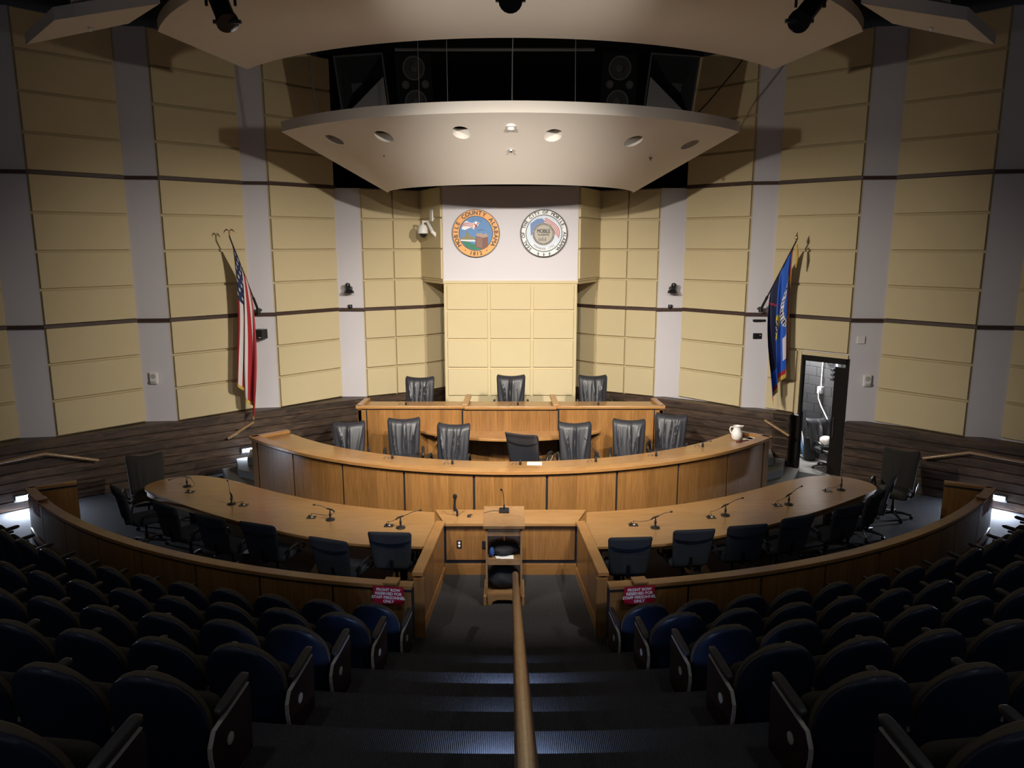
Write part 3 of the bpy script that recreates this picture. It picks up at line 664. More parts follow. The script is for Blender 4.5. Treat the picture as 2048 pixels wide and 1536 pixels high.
def desk_mic(p, az, ln, lift, label, grp):
    t = thing('desk_microphone', label, 'microphone', tuple(p), 0, grp); p = Vector(p); d = Vector((math.cos(az), math.sin(az), 0))
    m = MB(); m.lathe([(.020, 0), (.022, .004), (.018, .05), (.012, .075), (.006, .085)], 0, 14, c=tuple(p)); m.build('base', BLK, t, smooth=True)
    m = MB(); a = p+Vector((0, 0, .08)); m.tube([a, a+Vector((0, 0, lift*.35))+d*ln*.15, a+Vector((0, 0, lift*.75))+d*ln*.55, a+Vector((0, 0, lift))+d*ln], .006, n=6); m.build('gooseneck', BLK, t, smooth=True)
    e = a+Vector((0, 0, lift))+d*ln; m = MB(); m.lathe([(0, -.012), (.010, -.008), (.010, .008), (0, .014)], 0, 10, c=tuple(e)); m.build('capsule', BLK, t, smooth=True)
    m = MB(); c0 = p+Vector((-.10, -.02, 0)); m.tube([c0+Vector((.04*math.cos(k*PI/8)-.0, .01, .035*math.sin(k*PI/8)+.002)) for k in range(9)], .004, n=6); m.build('cable_loop', BLK, t, smooth=True)
MID = [((-1.98, 12.13), 1.9, .06, .30), ((-.95, 11.81), .5, .13, .22), ((.16, 11.78), 1.6, .02, .13), ((1.41, 11.95), 2.5, .22, .28), ((2.47, 12.28), 2.6, .22, .25), ((3.41, 12.88), -.5, .14, .04)]
for i, (p, az, ln, li) in enumerate(MID):
    desk_mic((p[0], p[1], 1.125), az, ln, li, 'gooseneck microphone on the curved council bench, %s from the left' % ('first', 'second', 'third', 'fourth', 'fifth', 'sixth')[i], 'microphones on the council bench')
for i, (p, az, ln, li) in enumerate((((-2.01, 14.1), 1.0, .08, .30), ((.14, 14.1), 1.9, .04, .22), ((1.69, 14.1), 1.5, .04, .28))):
    desk_mic((p[0], p[1], 1.61), az, ln, li, 'gooseneck microphone on the upper bench, in its %s bay' % ('left', 'middle', 'right')[i], 'microphones on the upper bench')
# lectern microphone
p = T @ Vector((0, .15, .016))
t = thing('lectern_microphone', 'tall gooseneck microphone on a square black base on the lectern top', 'microphone', tuple(p))
m = MB(); m.box((0, .12, .03), (.13, .10, .03), 0, 0, T); m.build('square_base', BLK, t, bevel=.004)
m = MB(); b0 = T @ Vector((0, .13, .045)); m.lathe([(.012, 0), (.010, .05), (.005, .07)], 0, 12, c=tuple(b0)); m.build('socket', BLK, t, smooth=True)
m = MB(); m.tube([b0+Vector((0, 0, .06)), b0+Vector((-.005, 0, .15)), b0+Vector((-.018, -.01, .25)), b0+Vector((-.03, -.03, .275))], .0045, n=6); m.build('gooseneck', BLK, t, smooth=True)
m = MB(); m.lathe([(0, -.018), (.015, -.01), (.015, .01), (0, .018)], 0, 12, c=tuple(b0+Vector((-.035, -.035, .278)))); m.build('foam_tip', BLK, t, smooth=True)
m = MB(); m.tube([T @ Vector(q) for q in ((-.05, .12, .02), (-.14, .13, .022), (-.22, .10, .02), (-.27, .08, .018))], .003, n=6); m.build('cable', BLK, t)
# handheld microphone in a clip, small clip
t = thing('handheld_microphone', 'black handheld microphone standing upright in a clip on the counter left of the lectern', 'microphone', (-.77, 10.32, .79))
m = MB(); m.tube([(-.77, 10.32, .79), (-.77, 10.32, .86), (-.80, 10.32, .92)], [.014, .018, .012], n=10); m.build('clip_stand', BLK, t, smooth=True)
m = MB(); m.tube([(-.81, 10.32, .87), (-.81, 10.32, .90), (-.805, 10.32, 1.00), (-.80, 10.32, 1.06)], [.014, .02, .017, .022], n=12); m.build('handle', BLK, t, smooth=True)
m = MB(); m.lathe([(.020, 0), (.029, .02), (.029, .05), (.018, .07), (0, .075)], 0, 16, c=(-.80, 10.32, 1.055)); m.build('grille', BLKM, t, smooth=True)
m = MB(); m.lathe([(.03, 0), (.03, .01), (.018, .02), (.018, .03), (0, .032)], 0, 14, c=(-.60, 10.30, .79)); m.tube([(-.60, 10.30, .81), (-.57, 10.31, .825), (-.555, 10.31, .81)], .008, n=6)
tag(m.build('mic_clip', BLK, off=(-.6, 10.3, .79), smooth=True), 'small black clip lying on the counter just left of the lectern', 'clip')

# ------------------------------------------------------------------ office chairs (local: facing -Y)
def chair_base(t, z=0):
    m = MB(); m.lathe([(.028, .07), (.028, .22), (.020, .22), (.020, .40)], 0, 14); m.build('gas_column', BLKM, t, smooth=True)
    m = MB()
    for k in range(5):
        a = 2*PI*k/5+.3; c, s_ = math.cos(a), math.sin(a)
        m.tube([(0, 0, .10), (.15*c, .15*s_, .095), (.30*c, .30*s_, .065)], [.030, .022, .016], n=8)
    sb = m.build('star_base', BLK, t, smooth=True)
    for k in range(5):
        a = 2*PI*k/5+.3; c, s_ = math.cos(a), math.sin(a); m = MB()
        m.tube([(.30*c-.022*s_, .30*s_+.022*c, .027), (.30*c+.022*s_, .30*s_-.022*c, .027)], .027, n=12); m.build('caster', BLK, sb, smooth=True)
def rbox_sheet(fx, n=14, mth=10): pass
def cushion(m, w, d, h, c, n=16, k=3.2, T=None, wr=None):
    """superellipsoid cushion"""
    def f(u, v):
        a = 2*PI*u; b = PI*v-PI/2
        def e(x, p): return math.copysign(abs(x)**p, x)
        cb = e(math.cos(b), .35); x = w/2*cb*e(math.cos(a), .38); y_ = d/2*cb*e(math.sin(a), .38); z = h/2*e(math.sin(b), .6)
        p = Vector((c[0]+x, c[1]+y_, c[2]+z)); 
        if wr: p = wr(p)
        return p
    m.sheet(f, 40, 18, 0, T)
def back_slab(m, w0, w1, z0, z1, th, lean, curve, wr=0, seed=1, roll=0, topdip=.02, smile=0, nv=30):
    """closed padded back: front faces -Y; wr = wrinkle depth"""
    random.seed(seed); fr = [(random.uniform(-.8, .8), random.uniform(.035, .10), random.uniform(.4, 1), random.random()) for _ in range(9)]
    nu = 44
    def shape(u, v, side):
        x_ = (u*2-1); wv = (w0+(w1-w0)*v**.8)*(1-.10*max(0, (v-.9)/.1)**3)
        x = x_*wv/2; z = z0+(z1-z0)*v-(topdip*(1-x_**2))*v**4 - .03*(abs(x_)**6)*(1-v)**6*-1
        yb = lean*v**1.3+curve*(-(x_**2))*.5
        edge = (1-abs(x_)**6)**.5*(1-abs(v*2-1)**10)**.5
        yb += roll*max(0, (v-.86)/.14)**2
        y_ = yb+(-1 if side == 0 else 1)*th/2*max(.0, edge)
        if side == 1 and smile: y_ += smile*min(1, max(0, (v-(.66+.10*x_**2))/.035))*edge
        if side == 0 and wr:
            h = 0
            for c, s_, a, ph in fr:
                cc = c*(.7+.3*v)+.05*math.sin(5*v+ph*6); h += a*math.exp(-((x_-cc)/s_)**2)*(.35+.65*math.sin(PI*min(1, max(0, v*1.15-.1*ph))))
            y_ -= wr*(h-.5)*edge
        return Vector((x, y_, z))
    for side in (0, 1): m.sheet(lambda u, v: shape(u, v, side), nu, nv, 0, None, None, flip=(side == 1))
def fuse(o):
    b = bmesh.new(); b.from_mesh(o.data); bmesh.ops.remove_doubles(b, verts=b.verts, dist=.0008); bmesh.ops.recalc_face_normals(b, faces=b.faces); b.to_mesh(o.data); b.free()
    for p in o.data.polygons: p.use_smooth = True
    return o
def loop_arm(t, s, m_, wid=.27, top=.64, r=.016):
    m = MB(); x = s*wid
    m.tube([(x*.72, .10, .43), (x*.95, .12, .47), (x, .10, .57), (x, .02, top), (x, -.10, top+.005), (x, -.20, top-.02), (x, -.24, top-.07), (x*.98, -.20, top-.14), (x*.8, -.10, .44)], [r, r, r*1.1, r*1.3, r*1.4, r*1.2, r, r, r], n=8)
    m.build('armrest', m_, t, smooth=True)
def leather_chair(seed=1, material=None, wr=.026):
    mt = material or LEATH
    t = thing('executive_chair', 'x', 'chair', world=False)
    m = MB(); back_slab(m, .51, .60, .40, 1.12, .085, .17, -.07, wr, seed, roll=.045, topdip=.028, smile=.022, nv=44); o = fuse(m.build('backrest', mt, t, smooth=True)); o.location = (0, .22, 0)
    m = MB(); cushion(m, .52, .50, .13, (0, -.02, .455)); fuse(m.build('seat', mt, t, smooth=True))
    for s in (-1, 1): loop_arm(t, s, BLK, .335, .67, .019)
    chair_base(t); return t
def fabric_chair(seed=3, material=None):
    mt = material or FABR
    t = thing('task_chair', 'x', 'chair', world=False)
    m = MB(); back_slab(m, .47, .58, .44, 1.02, .075, .10, -.07, .0, seed, roll=.02, topdip=.018, smile=.03, nv=60); o = fuse(m.build('backrest', mt, t, smooth=True)); o.location = (0, .23, 0)
    m = MB(); cushion(m, .50, .48, .11, (0, -.02, .45)); fuse(m.build('seat', mt, t, smooth=True))
    m = MB(); m.tube([(0, .10, .40), (0, .27, .42), (0, .30, .60)], .022, n=8); m.build('back_support', BLKM, t, smooth=True)
    for s in (-1, 1): loop_arm(t, s, BLK, .29, .60)
    chair_base(t); return t
def place(t, x, y_, z, rz, label, grp): t.location = (x, y_, z); t.rotation_euler = (0, 0, rz); t['label'] = label; t['group'] = grp
lc = [leather_chair(s_) for s_ in (11, 23, 37)]
def lch(i, x, y_, z, rz, label, grp, first={}):
    if i not in first: first[i] = 1; t = lc[i]; place(t, x, y_, z, rz, label, grp); return t
    t = dup(lc[i]); t.scale = (1, 1, 1); place(t, x, y_, z, rz, label, grp); return t
BY = .40
BY = .40   # the top of the back stands this far behind the chair's centre
MC = [(-2.96, 13.36, .20, 0), (-1.93, 13.22, .12, 1), (-1.0, 12.80, -.10, 2), (1.14, 12.90, .03, 0), (2.13, 13.12, -.12, 1), (2.98, 13.55, -.34, 2)]
ML = ['leftmost, by the plank wall', 'second from the left, turned slightly', 'third from the left', 'right of the one turned around', 'second from the right', 'rightmost, angled inwards']
for (x, y_, rz, k), lab in zip(MC, ML):
    if k == 0 and x < -2: lc[0].scale = (1, 1, .91)
    cc = lch(k, x-BY*math.sin(-rz)*1.0, y_-BY*math.cos(rz), .45, rz, 'black leather chair behind the curved council bench, %s' % lab, 'black leather chairs behind the council bench')
t = lch(1, .34, 12.55, .45, PI-.38, 'black leather chair turned around at the council bench, showing its rear', 'black leather chairs behind the council bench')
for (x, y_, rz, k), lab in zip([(-1.84, 14.75, .0, 2), (.01, 14.95, 0, 0), (1.69, 14.92, 0, 1)], ['lower one in the left bay', 'middle one before the yellow panels', 'one in the right bay']):
    lch(k, x, y_-.17, .90, rz, 'black leather chair at the upper bench, %s' % lab, 'black leather chairs at the upper bench')
# two leather-style grey chairs at the outer ends of the staff tables
gl = leather_chair(51, FABW, .006); place(gl, -6.10, 12.05, 0, .45, 'dark grey high-backed chair at the left end of the left staff table, facing the room', 'high-backed chairs at the table ends')
g2 = dup(gl); place(g2, 6.62, 12.38, 0, -.62, 'dark grey-brown high-backed chair at the far right beyond the right staff table', 'high-backed chairs at the table ends')
fc = fabric_chair()
FR = [(1.52, 9.06, 0.06), (2.39, 9.32, .12), (3.13, 9.48, .18), (3.91, 9.80, .38), (4.79, 10.22, .45), (5.42, 10.74, .75), (5.98, 11.38, 1.0)]
FL = [(-1.56, 9.23, -.06), (-2.28, 9.0, -.35), (-3.35, 9.53, -.35), (-4.09, 9.80, -.45), (-4.92, 10.27, -.60), (-5.94, 10.95, -.85)]
on = ['nearest the gate', 'second from the gate', 'third from the gate', 'fourth from the gate', 'fifth from the gate', 'sixth from the gate', 'outermost']
firstf = True
for side, L_ in (('left', FL), ('right', FR)):
    for i, (x, y_, a) in enumerate(L_):
        c = fc if firstf else dup(fc); firstf = False
        rz = PI+a; off = Vector((-math.sin(rz)*.30, math.cos(rz)*.30, 0))   # towards the back of the chair
        place(c, x-off.x, y_-off.y, 0, rz, 'charcoal fabric task chair seen from behind at the %s staff table, %s' % (side, on[i]), 'charcoal chairs along the staff tables')

# ------------------------------------------------------------------ reserved signs
def text_mb(mb, s, size, T, mi=0, ext=.0008, bold=0.0, align='CENTER', xs=1.0):
    cu = bpy.data.curves.new('t', 'FONT'); cu.body = s; cu.size = size; cu.align_x = align; cu.align_y = 'CENTER'; cu.extrude = ext; cu.resolution_u = 3
    o = bpy.data.objects.new('t', cu); COL.objects.link(o); bpy.context.view_layer.update()
    me = bpy.data.meshes.new_from_object(o.evaluated_get(bpy.context.evaluated_depsgraph_get()))
    for k, (sx_, sy_) in enumerate(((0, 0),) if not bold else ((0, 0), (-bold, .3*bold), (bold, -.3*bold), (0, bold), (0, -bold))):
        mb.add([(v_.co.x*xs+sx_, v_.co.y+sy_, v_.co.z+.00004*k) for v_ in me.vertices], [tuple(p.vertices) for p in me.polygons], mi, T)
    bpy.data.objects.remove(o, do_unlink=True); bpy.data.curves.remove(cu); bpy.data.meshes.remove(me)
WTXT = mat('white_lettering', (.85, .80, .78), .5)
def sign(x, lab):
    r = PR+.035; a = math.asin(x/r); y_ = PC-r*math.cos(a)
    t = thing('reserved_sign', lab, 'sign', (x, y_, .70), 0, 'red reserved-row signs on the parapet')
    T = Matrix.Translation((x, y_, .705)) @ Matrix.Rotation(a, 4, 'Z')
    m = MB(); m.box((0, 0, 0), (.36, .006, .215), 0, 0, T); rp = m.build('red_plate', RED, t, bevel=.001)
    m = MB()
    for k, s_ in enumerate(('FRONT ROW', 'RESERVED FOR', 'STAFF PERSONNEL', 'ONLY')):
        text_mb(m, s_, .047, T @ Matrix.Translation((0, -.0045, .066-.047*k)) @ Matrix.Rotation(PI/2, 4, 'X'), bold=.0022)
    m.build('lettering', WTXT, rp, fixn=False)
    m = MB(); m.box((0.02, .07, .145), (.17, .16, .022), 0, 0, T); m.build('wooden_saddle', OAKH, t, bevel=.002)
sign(-1.40, 'red FRONT ROW RESERVED sign hanging on the parapet just left of the gate')
sign(1.48, 'red FRONT ROW RESERVED sign hanging on the parapet just right of the gate')
sign(-7.22, 'red reserved sign seen edge-on at the far left end of the parapet')
sign(7.28, 'red reserved sign seen edge-on at the far right end of the parapet')

# ------------------------------------------------------------------ small things on the benches
def box_obj(name, c, d, m_, rz, label, cat, grp=None, bevel=0): m = MB(); m.box(c, d, 0, rz); return tag(m.build(name, m_, off=c, bevel=bevel), label, cat, grp)
t = thing('document', 'white printed sheet lying on the council bench left of the fourth microphone', 'paper', tuple(at(1069, 927, 1.13)))
q = at(1069, 927, 1.13); m = MB(); m.box(q, (.24, .17, .004), 0, -.05); m.build('sheet', PAPER, t)
m = MB()
for k in range(3): m.box((q.x-.0+.01*k, q.y+.04-.03*k, q.z+.0025), (.13-.02*k, .012, .001))
m.build('print', mat('faint_print', (.35, .35, .4), .8), t)
q = Vector((4.16, 13.38, 1.125))
t = thing('water_pitcher', 'white pitcher with a handle and spout at the right end of the council bench', 'pitcher', tuple(q))
m = MB(); m.lathe([(.060, 0), (.085, .02), (.100, .08), (.098, .13), (.075, .18), (.060, .215), (.068, .25), (.078, .262), (.070, .262), (.055, .215), (.050, .20)], 0, 28, c=tuple(q)); m.build('body', WHT, t, smooth=True)
m = MB(); m.tube([q+Vector(v_) for v_ in ((-.055, 0, .235), (-.115, 0, .245), (-.135, 0, .20), (-.115, 0, .14), (-.085, 0, .11))], .012, n=8); m.build('handle', WHT, t, smooth=True)
m = MB(); m.tube([q+Vector(v_) for v_ in ((.05, 0, .23), (.085, 0, .25), (.115, 0, .262))], [.03, .02, .008], n=10); m.build('spout', WHT, t, smooth=True)
BRN = mat('maroon_plastic', (.09, .012, .012), .4)
for i, (dx, dy, r) in enumerate(((.02, -.15, .5), (.13, -.08, .3), (.06, -.20, .9))):
    box_obj('nameplate', (q.x+dx, q.y+dy, 1.132), (.17, .045, .014), BRN, r, 'maroon name bar lying in front of the white pitcher, %s of three' % ('leftmost', 'rearmost', 'nearest')[i], 'nameplate', 'maroon name bars')
for i, (dx, dy, r) in enumerate(((.22, .02, .5), (.28, .07, .7))):
    box_obj('paper_stack', (q.x+dx, q.y+dy, 1.132), (.20, .13, .012), PAPER, r, 'white papers right of the pitcher, %s' % ('nearer stack', 'stack against the rim')[i], 'papers', 'papers right of the pitcher')

# ------------------------------------------------------------------ handrail of the aisle
t = thing('aisle_handrail', 'worn round wooden handrail running down the middle of the aisle steps', 'handrail', (.06, 7.9, 0))
RZ = lambda Y: .93+.368*(8.0-Y)
m = MB(); pts = [(.055, 8.14, .86), (.055, 8.12, .91), (.055, 8.05, .935)]+[(.055-.010*i/8, 7.9-i*.98, RZ(7.9-i*.98)) for i in range(9)]
m.tube(pts, [.030]+[.036]*10+[.036], n=18); m.build('rail', RAILW, t, smooth=True)
for i in range(4):
    Y = 7.6-i*1.96; k = max(0, int((7.25-Y)/.98+1)) ; zf = .4*max(0, math.floor((8.25-Y-1.0)/.98+1)) if Y < 7.25 else .0
    zf = .2*max(0, math.floor((8.25-Y)/.49)-0) if Y < 7.76 else 0
    zf = min(zf, RZ(Y)-.3)
    m = MB(); m.tube([(.05, Y, 0 if i == 0 else zf-.05), (.05, Y, RZ(Y)-.02)], .019, n=12); m.build('post', BLKM, t, smooth=True)
# step lights at the foot of the rail
for k in (1, 2, 3, 4):
    z = .4*k; Y = CS-(10.77+.98*k+.49)+.0
    t = thing('step_light', 'small white hooded step light beside the aisle handrail, %s from the bottom' % ('first', 'second', 'third', 'fourth')[k-1], 'step light', (-.02, Y+.03, z), 0, 'step lights along the handrail')
    m = MB(); m.lathe([(.055, .0), (.055, .012), (.05, .05), (.03, .085), (0, .095)], 0, 18, c=(-.03, Y+.055, z+.0)); m.build('hood', WHT, t, smooth=True)
    l = bpy.data.lights.new('step_light_glow', 'SPOT'); l.energy = (4.0, 34, 9, 34)[k-1]; l.color = (.45, .6, 1.0); l.shadow_soft_size = .015; l.spot_size = math.radians(165); l.spot_blend = .5
    for sx in (-.11, .16):
        o = bpy.data.objects.new('step_light_glow', l); COL.objects.link(o); o.location = (sx, Y+.035, z+.085); o.rotation_euler = (math.radians(25), 0, 0)

# ------------------------------------------------------------------ auditorium seats (local: facing +Y, seen from behind)
def make_seat(aisle=0):
    """aisle: 0 none, -1 / +1 panel on that side (local x)"""
    t = thing('auditorium_seat', 'x', 'theater seat', world=False)
    def outline(n, grow=0, zb=.30):
        w_, zt, zm = .265+grow, .93+grow, .60
        pts = []
        for i in range(n+1):
            a = PI*i/n; pts.append((-w_*math.cos(a)*(1 if 1 else 1), zm+(zt-zm)*math.sin(a)**.82))
        return [(-w_*.93, zb), (-w_*.985, .45)]+pts+[(w_*.985, .45), (w_*.93, zb)]
    def curved(x, d): return -.09+.30*(x*x)/.07*.25+d
    def slab_(m, grow, y0, y1, zb, nx=22, nz=14):
        # grid within the outline
        def hw(z):
            if z <= .60: return (.265+grow)*(.93+.07*min(1, (z-.30)/.3))
            k = (z-.60)/(.33+grow); return (.265+grow)*math.sqrt(max(0.01, 1-k**2.2))
        zt = .93+grow-.0005
        def f(y_off, bulge):
            def g(u, v):
                z = zb+(zt-.003-zb)*(1-(1-v)**1.5); h = hw(z); x = (u*2-1)*h
                e = max(0, 1-abs(u*2-1)**6)*max(0, 1-max(0, (v-.8)/.2)**3)
                yy = -.10+.9*x*x-.17*(z-.45)+y_off+bulge*e
                return Vector((x, yy, z))
            return g
        m.sheet(f(y0, -.018 if y0 < y1 else 0), nx, nz); m.sheet(f(y1, .03), nx, nz, flip=True)
        # close the border
        n = nx+1; b = len(m.v)-2*(nx+1)*(nz+1); N = (nx+1)*(nz+1)
        def q(a, c): m.f.append([b+a, b+c, b+N+c, b+N+a]); m.m.append(0)
        for j in range(nz): q(j*n, (j+1)*n); q((j+1)*n+nx, j*n+nx)
        for i in range(nx): q(i+1, i); q(nz*n+i, nz*n+i+1)
    m = MB(); slab_(m, 0, -.02, .0, .28); o = m.build('back_shell', NAVY, t, smooth=True)
    m = MB(); slab_(m, .004, .002, .032, .34); m.build('back_cushion', SEATF, t, smooth=True)
    m = MB(); cushion(m, .43, .10, .38, (0, .10, .52), T=Matrix.Translation((0, .0, -.09)) @ Matrix.Rotation(-.12, 4, 'X')); fuse(m.build('tip_up_seat', SEATD, t, smooth=True))
    m = MB(); m.tube([(-.27, -.02, .42), (.27, -.02, .42)], .016, n=8); m.build('cross_rail', BLKM, t)
    sides = [1, -1] if aisle < 0 else [1]
    for s in sides:
        x = .285*s
        m = MB(); cushion(m, .058, .34, .045, (x, .16, .63), T=None, wr=lambda p: Vector((p.x, p.y, p.z+(p.y-.16)*.10))); fuse(m.build('armrest', ARMM, t, smooth=True))
        if aisle == s:
            m = MB(); pf = [(-.06, .60), (.30, .625), (.33, .60), (.30, .0), (-.02, .0), (-.11, .42)]
            pf = [(-.10, .555), (.30, .60), (.32, .56), (.29, .0), (-.04, .0), (-.125, .46)]
            # side panel profile (y, z), extruded in x
            Tm = Matrix(((0, 0, 1, 0), (1, 0, 0, 0), (0, 1, 0, 0), (0, 0, 0, 1)))
            m.prism(pf, x-.010+.018*s, x+.010+.018*s, 0, Tm); ep = m.build('end_panel', MAHO, t, bevel=.003)
            m = MB(); ln = [(.30, .612), (-.085, .570), (-.13, .50), (-.132, .44), (-.05, .0)]
            for (a0_, b0_), (a1_, b1_) in zip(ln[:-1], ln[1:]):
                d_ = Vector((a1_-a0_, b1_-b0_)).normalized(); n_ = Vector((-d_.y, d_.x))*.004
                m.prism([(a0_-n_.x, b0_-n_.y), (a1_-n_.x, b1_-n_.y), (a1_+n_.x, b1_+n_.y), (a0_+n_.x, b0_+n_.y)], x-.012+.018*s, x+.012+.018*s, 0, Tm)
            m.build('edge_band', EDGE, ep)
            m = MB(); m.lathe([(.034, 0), (.034, .004), (.028, .006), (0, .006)], 0, 24, T=Matrix.Translation((x+s*.028, .06, .43)) @ Matrix.Rotation(s*PI/2, 4, 'Y')); m.build('row_marker', EDGE, ep, smooth=True)
        else:
            m = MB(); m.box((x, .12, .30), (.03, .10, .60)); m.box((x, .12, .01), (.06, .26, .02)); m.box((x, .14, .585), (.03, .22, .03)); m.build('standard', BLK, t, bevel=.003)
    m = MB(); m.box((.262, -.03, .50), (.03, .03, .03)); m.box((-.262, -.03, .50), (.03, .03, .03)); m.build('hinge_cap', EDGE, t, bevel=.004)
    return t
protos = {}
ROWX = [1.44, 1.56, 1.70, 1.74, 1.83, 1.93]
rown = ['front row', 'second row', 'third row', 'fourth row', 'fifth row', 'sixth row']
num = ['the aisle seat', 'second from the aisle', 'third from the aisle', 'fourth from the aisle', 'fifth from the aisle', 'sixth from the aisle', 'seventh from the aisle', 'eighth from the aisle', 'ninth from the aisle', 'tenth from the aisle', 'eleventh from the aisle', 'twelfth from the aisle', 'thirteenth from the aisle', 'fourteenth from the aisle']
for s, sd in ((-1, 'left'), (1, 'right')):
    for r in range(6):
        R = 11.60+.98*r-.04; th0 = math.asin((ROWX[r]+.01)/R); dth = .565/R
        i = 0
        while i < 14:
            th = th0+i*dth; x = R*math.sin(th); y_ = CS-R*math.cos(th)
            if math.degrees(th) > 42.5: break
            u, v_, dd = proj((x, y_, .4*r+.8))
            if dd < .3 or u > 2048+190*1.4/max(dd, .5)*2: break
            key = (s if i == 0 else 0, s)
            if key not in protos:
                t = make_seat(-s if i == 0 else 0); protos[key] = t
            else: t = dup(protos[key])
            # the arm of the plain seat is on local +x: mirror by turning for the left block is wrong, so left seats carry it on their inner side
            t.location = (s*x, y_, .4*r); t.rotation_euler = (0, 0, s*th*-1*-1)
            t['label'] = 'navy theater seat, %s, %s of the %s block' % (num[i], rown[r], sd); t['group'] = 'theater seats in the auditorium'
            i += 1

# ------------------------------------------------------------------ wall-mounted things
def wl(u, v, Y): return atY(u, v, Y)
def dome_small(u, v, lab, faceleft):
    p = wl(u, v, 16.9); p.y = 16.93
    t = thing('ptz_camera', lab, 'camera', tuple(p), 0, 'black dome cameras')
    m = MB(); m.tube([p+Vector((0, .03, .0)), p+Vector((0, -.05, .0)), p+Vector((0, -.12, -.03))], [.05, .05, .035], n=12); m.build('wall_arm', BLK, t, smooth=True)
    c = p+Vector((0, -.15, 0)); m = MB(); m.lathe([(0, -.09), (.11, -.09), (.115, -.075), (.09, -.03), (.03, -.02), (0, -.02)], 0, 24, c=tuple(c)); m.build('base', mat('glossy_black', (.012, .013, .02), .12), t, smooth=True)
    m = MB(); m.box(c+Vector((.0, 0, .01)), (.13, .09, .09)); m.build('yoke', BLK, t, bevel=.02)
    m = MB(); m.lathe([(0, -.045), (.05, -.03), (.06, .02), (.045, .06), (0, .075)], 0, 20, c=tuple(c+Vector((-.02 if faceleft else .02, -.02, .06)))); hd = m.build('camera_head', BLK, t, smooth=True)
    m = MB(); m.lathe([(.026, 0), (.026, .02), (.018, .02), (0, .012)], 0, 16, T=Matrix.Translation(c+Vector((0, -.07, .05))) @ Matrix.Rotation(PI/2, 4, 'X')); m.build('lens', BLKM, hd, smooth=True)
dome_small(700, 577, 'black pan-tilt camera on the grey pilaster left of the dais', True)
dome_small(1343, 577, 'black pan-tilt camera on the grey pilaster right of the dais', False)
for u, sd in ((700, 'left'), (1341, 'right')):
    p = wl(u, 614, 16.9); p.y = 16.93; m = MB(); m.lathe([(.045, -.05), (.048, -.045), (.048, .045), (.045, .05)], 0, 18, c=(p.x, p.y, p.z)); o = m.build('infrared_emitter', BLK, off=tuple(p), smooth=True); tag(o, 'small black cylinder under the pan-tilt camera on the %s pilaster' % sd, 'sensor', 'black cylinders under the cameras')
# white dome camera on a bracket
p = Vector((-1.93, 16.95, 4.95))
t = thing('dome_camera', 'white dome security camera on a bracket left of the county seal', 'camera', tuple(p))
w0 = Vector((-1.60, 16.72, 4.82))
m = MB(); m.box(w0+Vector((.02, .0, .0)), (.03, .10, .20), 0, .45); m.build('wall_plate', WHT, t)
m = MB(); m.tube([w0, w0+Vector((-.10, -.05, .10)), p+Vector((.10, -.05, .20)), p+Vector((0, -.05, .20)), p+Vector((0, -.05, .12))], [.045, .04, .032, .03, .03], n=10); m.build('bracket_arm', WHT, t, smooth=True)
m = MB(); m.lathe([(0, .14), (.06, .13), (.11, .06), (.12, -.04), (.115, -.06), (0, -.06)], 0, 24, c=(p.x, p.y-.05, p.z)); m.build('housing', WHT, t, smooth=True)
m = MB(); m.lathe([(.085, -.06), (.075, -.11), (.04, -.145), (0, -.155)], 0, 20, c=(p.x, p.y-.05, p.z)); m.build('smoked_dome', BLK, t, smooth=True)
q = at(862, 433, 5.3) if False else Vector((-1.70, 16.90, 5.28)); box_obj('junction_box', (q.x, q.y, q.z), (.17, .12, .26), WHT, -1.1, 'white junction box on the wall above the dome camera', 'junction box', bevel=.01)
# speakers, plates
def wallbox(name, u, v, Y, d, m_, lab, cat, rz=0, extra=None):
    p = wl(u, v, Y); p.y = Y; m = MB(); m.box(p, d, 0, rz); return tag(m.build(name, m_, off=tuple(p), bevel=.006), lab, cat), p
t = thing('wall_speaker', 'small black wall speaker box on the pilaster behind the striped flag', 'speaker', (-5.24, 15.70, 2.81))
m = MB(); m.box((-5.24, 15.62, 2.81), (.22, .22, .20), 0, -.25); m.build('cabinet', BLK, t, bevel=.01)
m = MB(); m.box((-5.24, 15.75, 2.81), (.10, .10, .06)); m.build('mounting_bracket', BLKM, t)
m = MB(); m.box((-5.21, 15.50, 2.75), (.06, .006, .012), 0, -.25); m.build('badge', WHT, t)
t = thing('black_bracket', 'long black mounting bracket on the right pilaster just under the dark rail', 'bracket', (5.23, 15.76, 3.08))
m = MB(); m.box((5.23, 15.76, 3.08), (.25, .06, .045)); m.build('bar', BLK, t)
m = MB()
for dx in (-.06, .06): m.lathe([(.012, 0), (.012, .01), (0, .012)], 0, 10, T=Matrix.Translation((5.23+dx, 15.73, 3.08)) @ Matrix.Rotation(PI/2, 4, 'X'))
m.build('bolt', CHROME, t)
t = thing('black_wall_plate', 'square black control plate on the right pilaster below the bracket', 'wall plate', (5.22, 15.78, 2.75))
m = MB(); m.box((5.22, 15.78, 2.75), (.18, .05, .12)); m.build('plate', BLK, t, bevel=.004)
m = MB(); m.box((5.27, 15.752, 2.77), (.02, .006, .01)); m.build('indicator', WHT, t)
p = atY(1723, 680, 14.50)
box_obj('white_wall_plate', (p.x, 14.52, p.z), (.15, .03, .145), WHT, 0, 'square white plate on the pilaster right of the doorway', 'wall plate', bevel=.006)
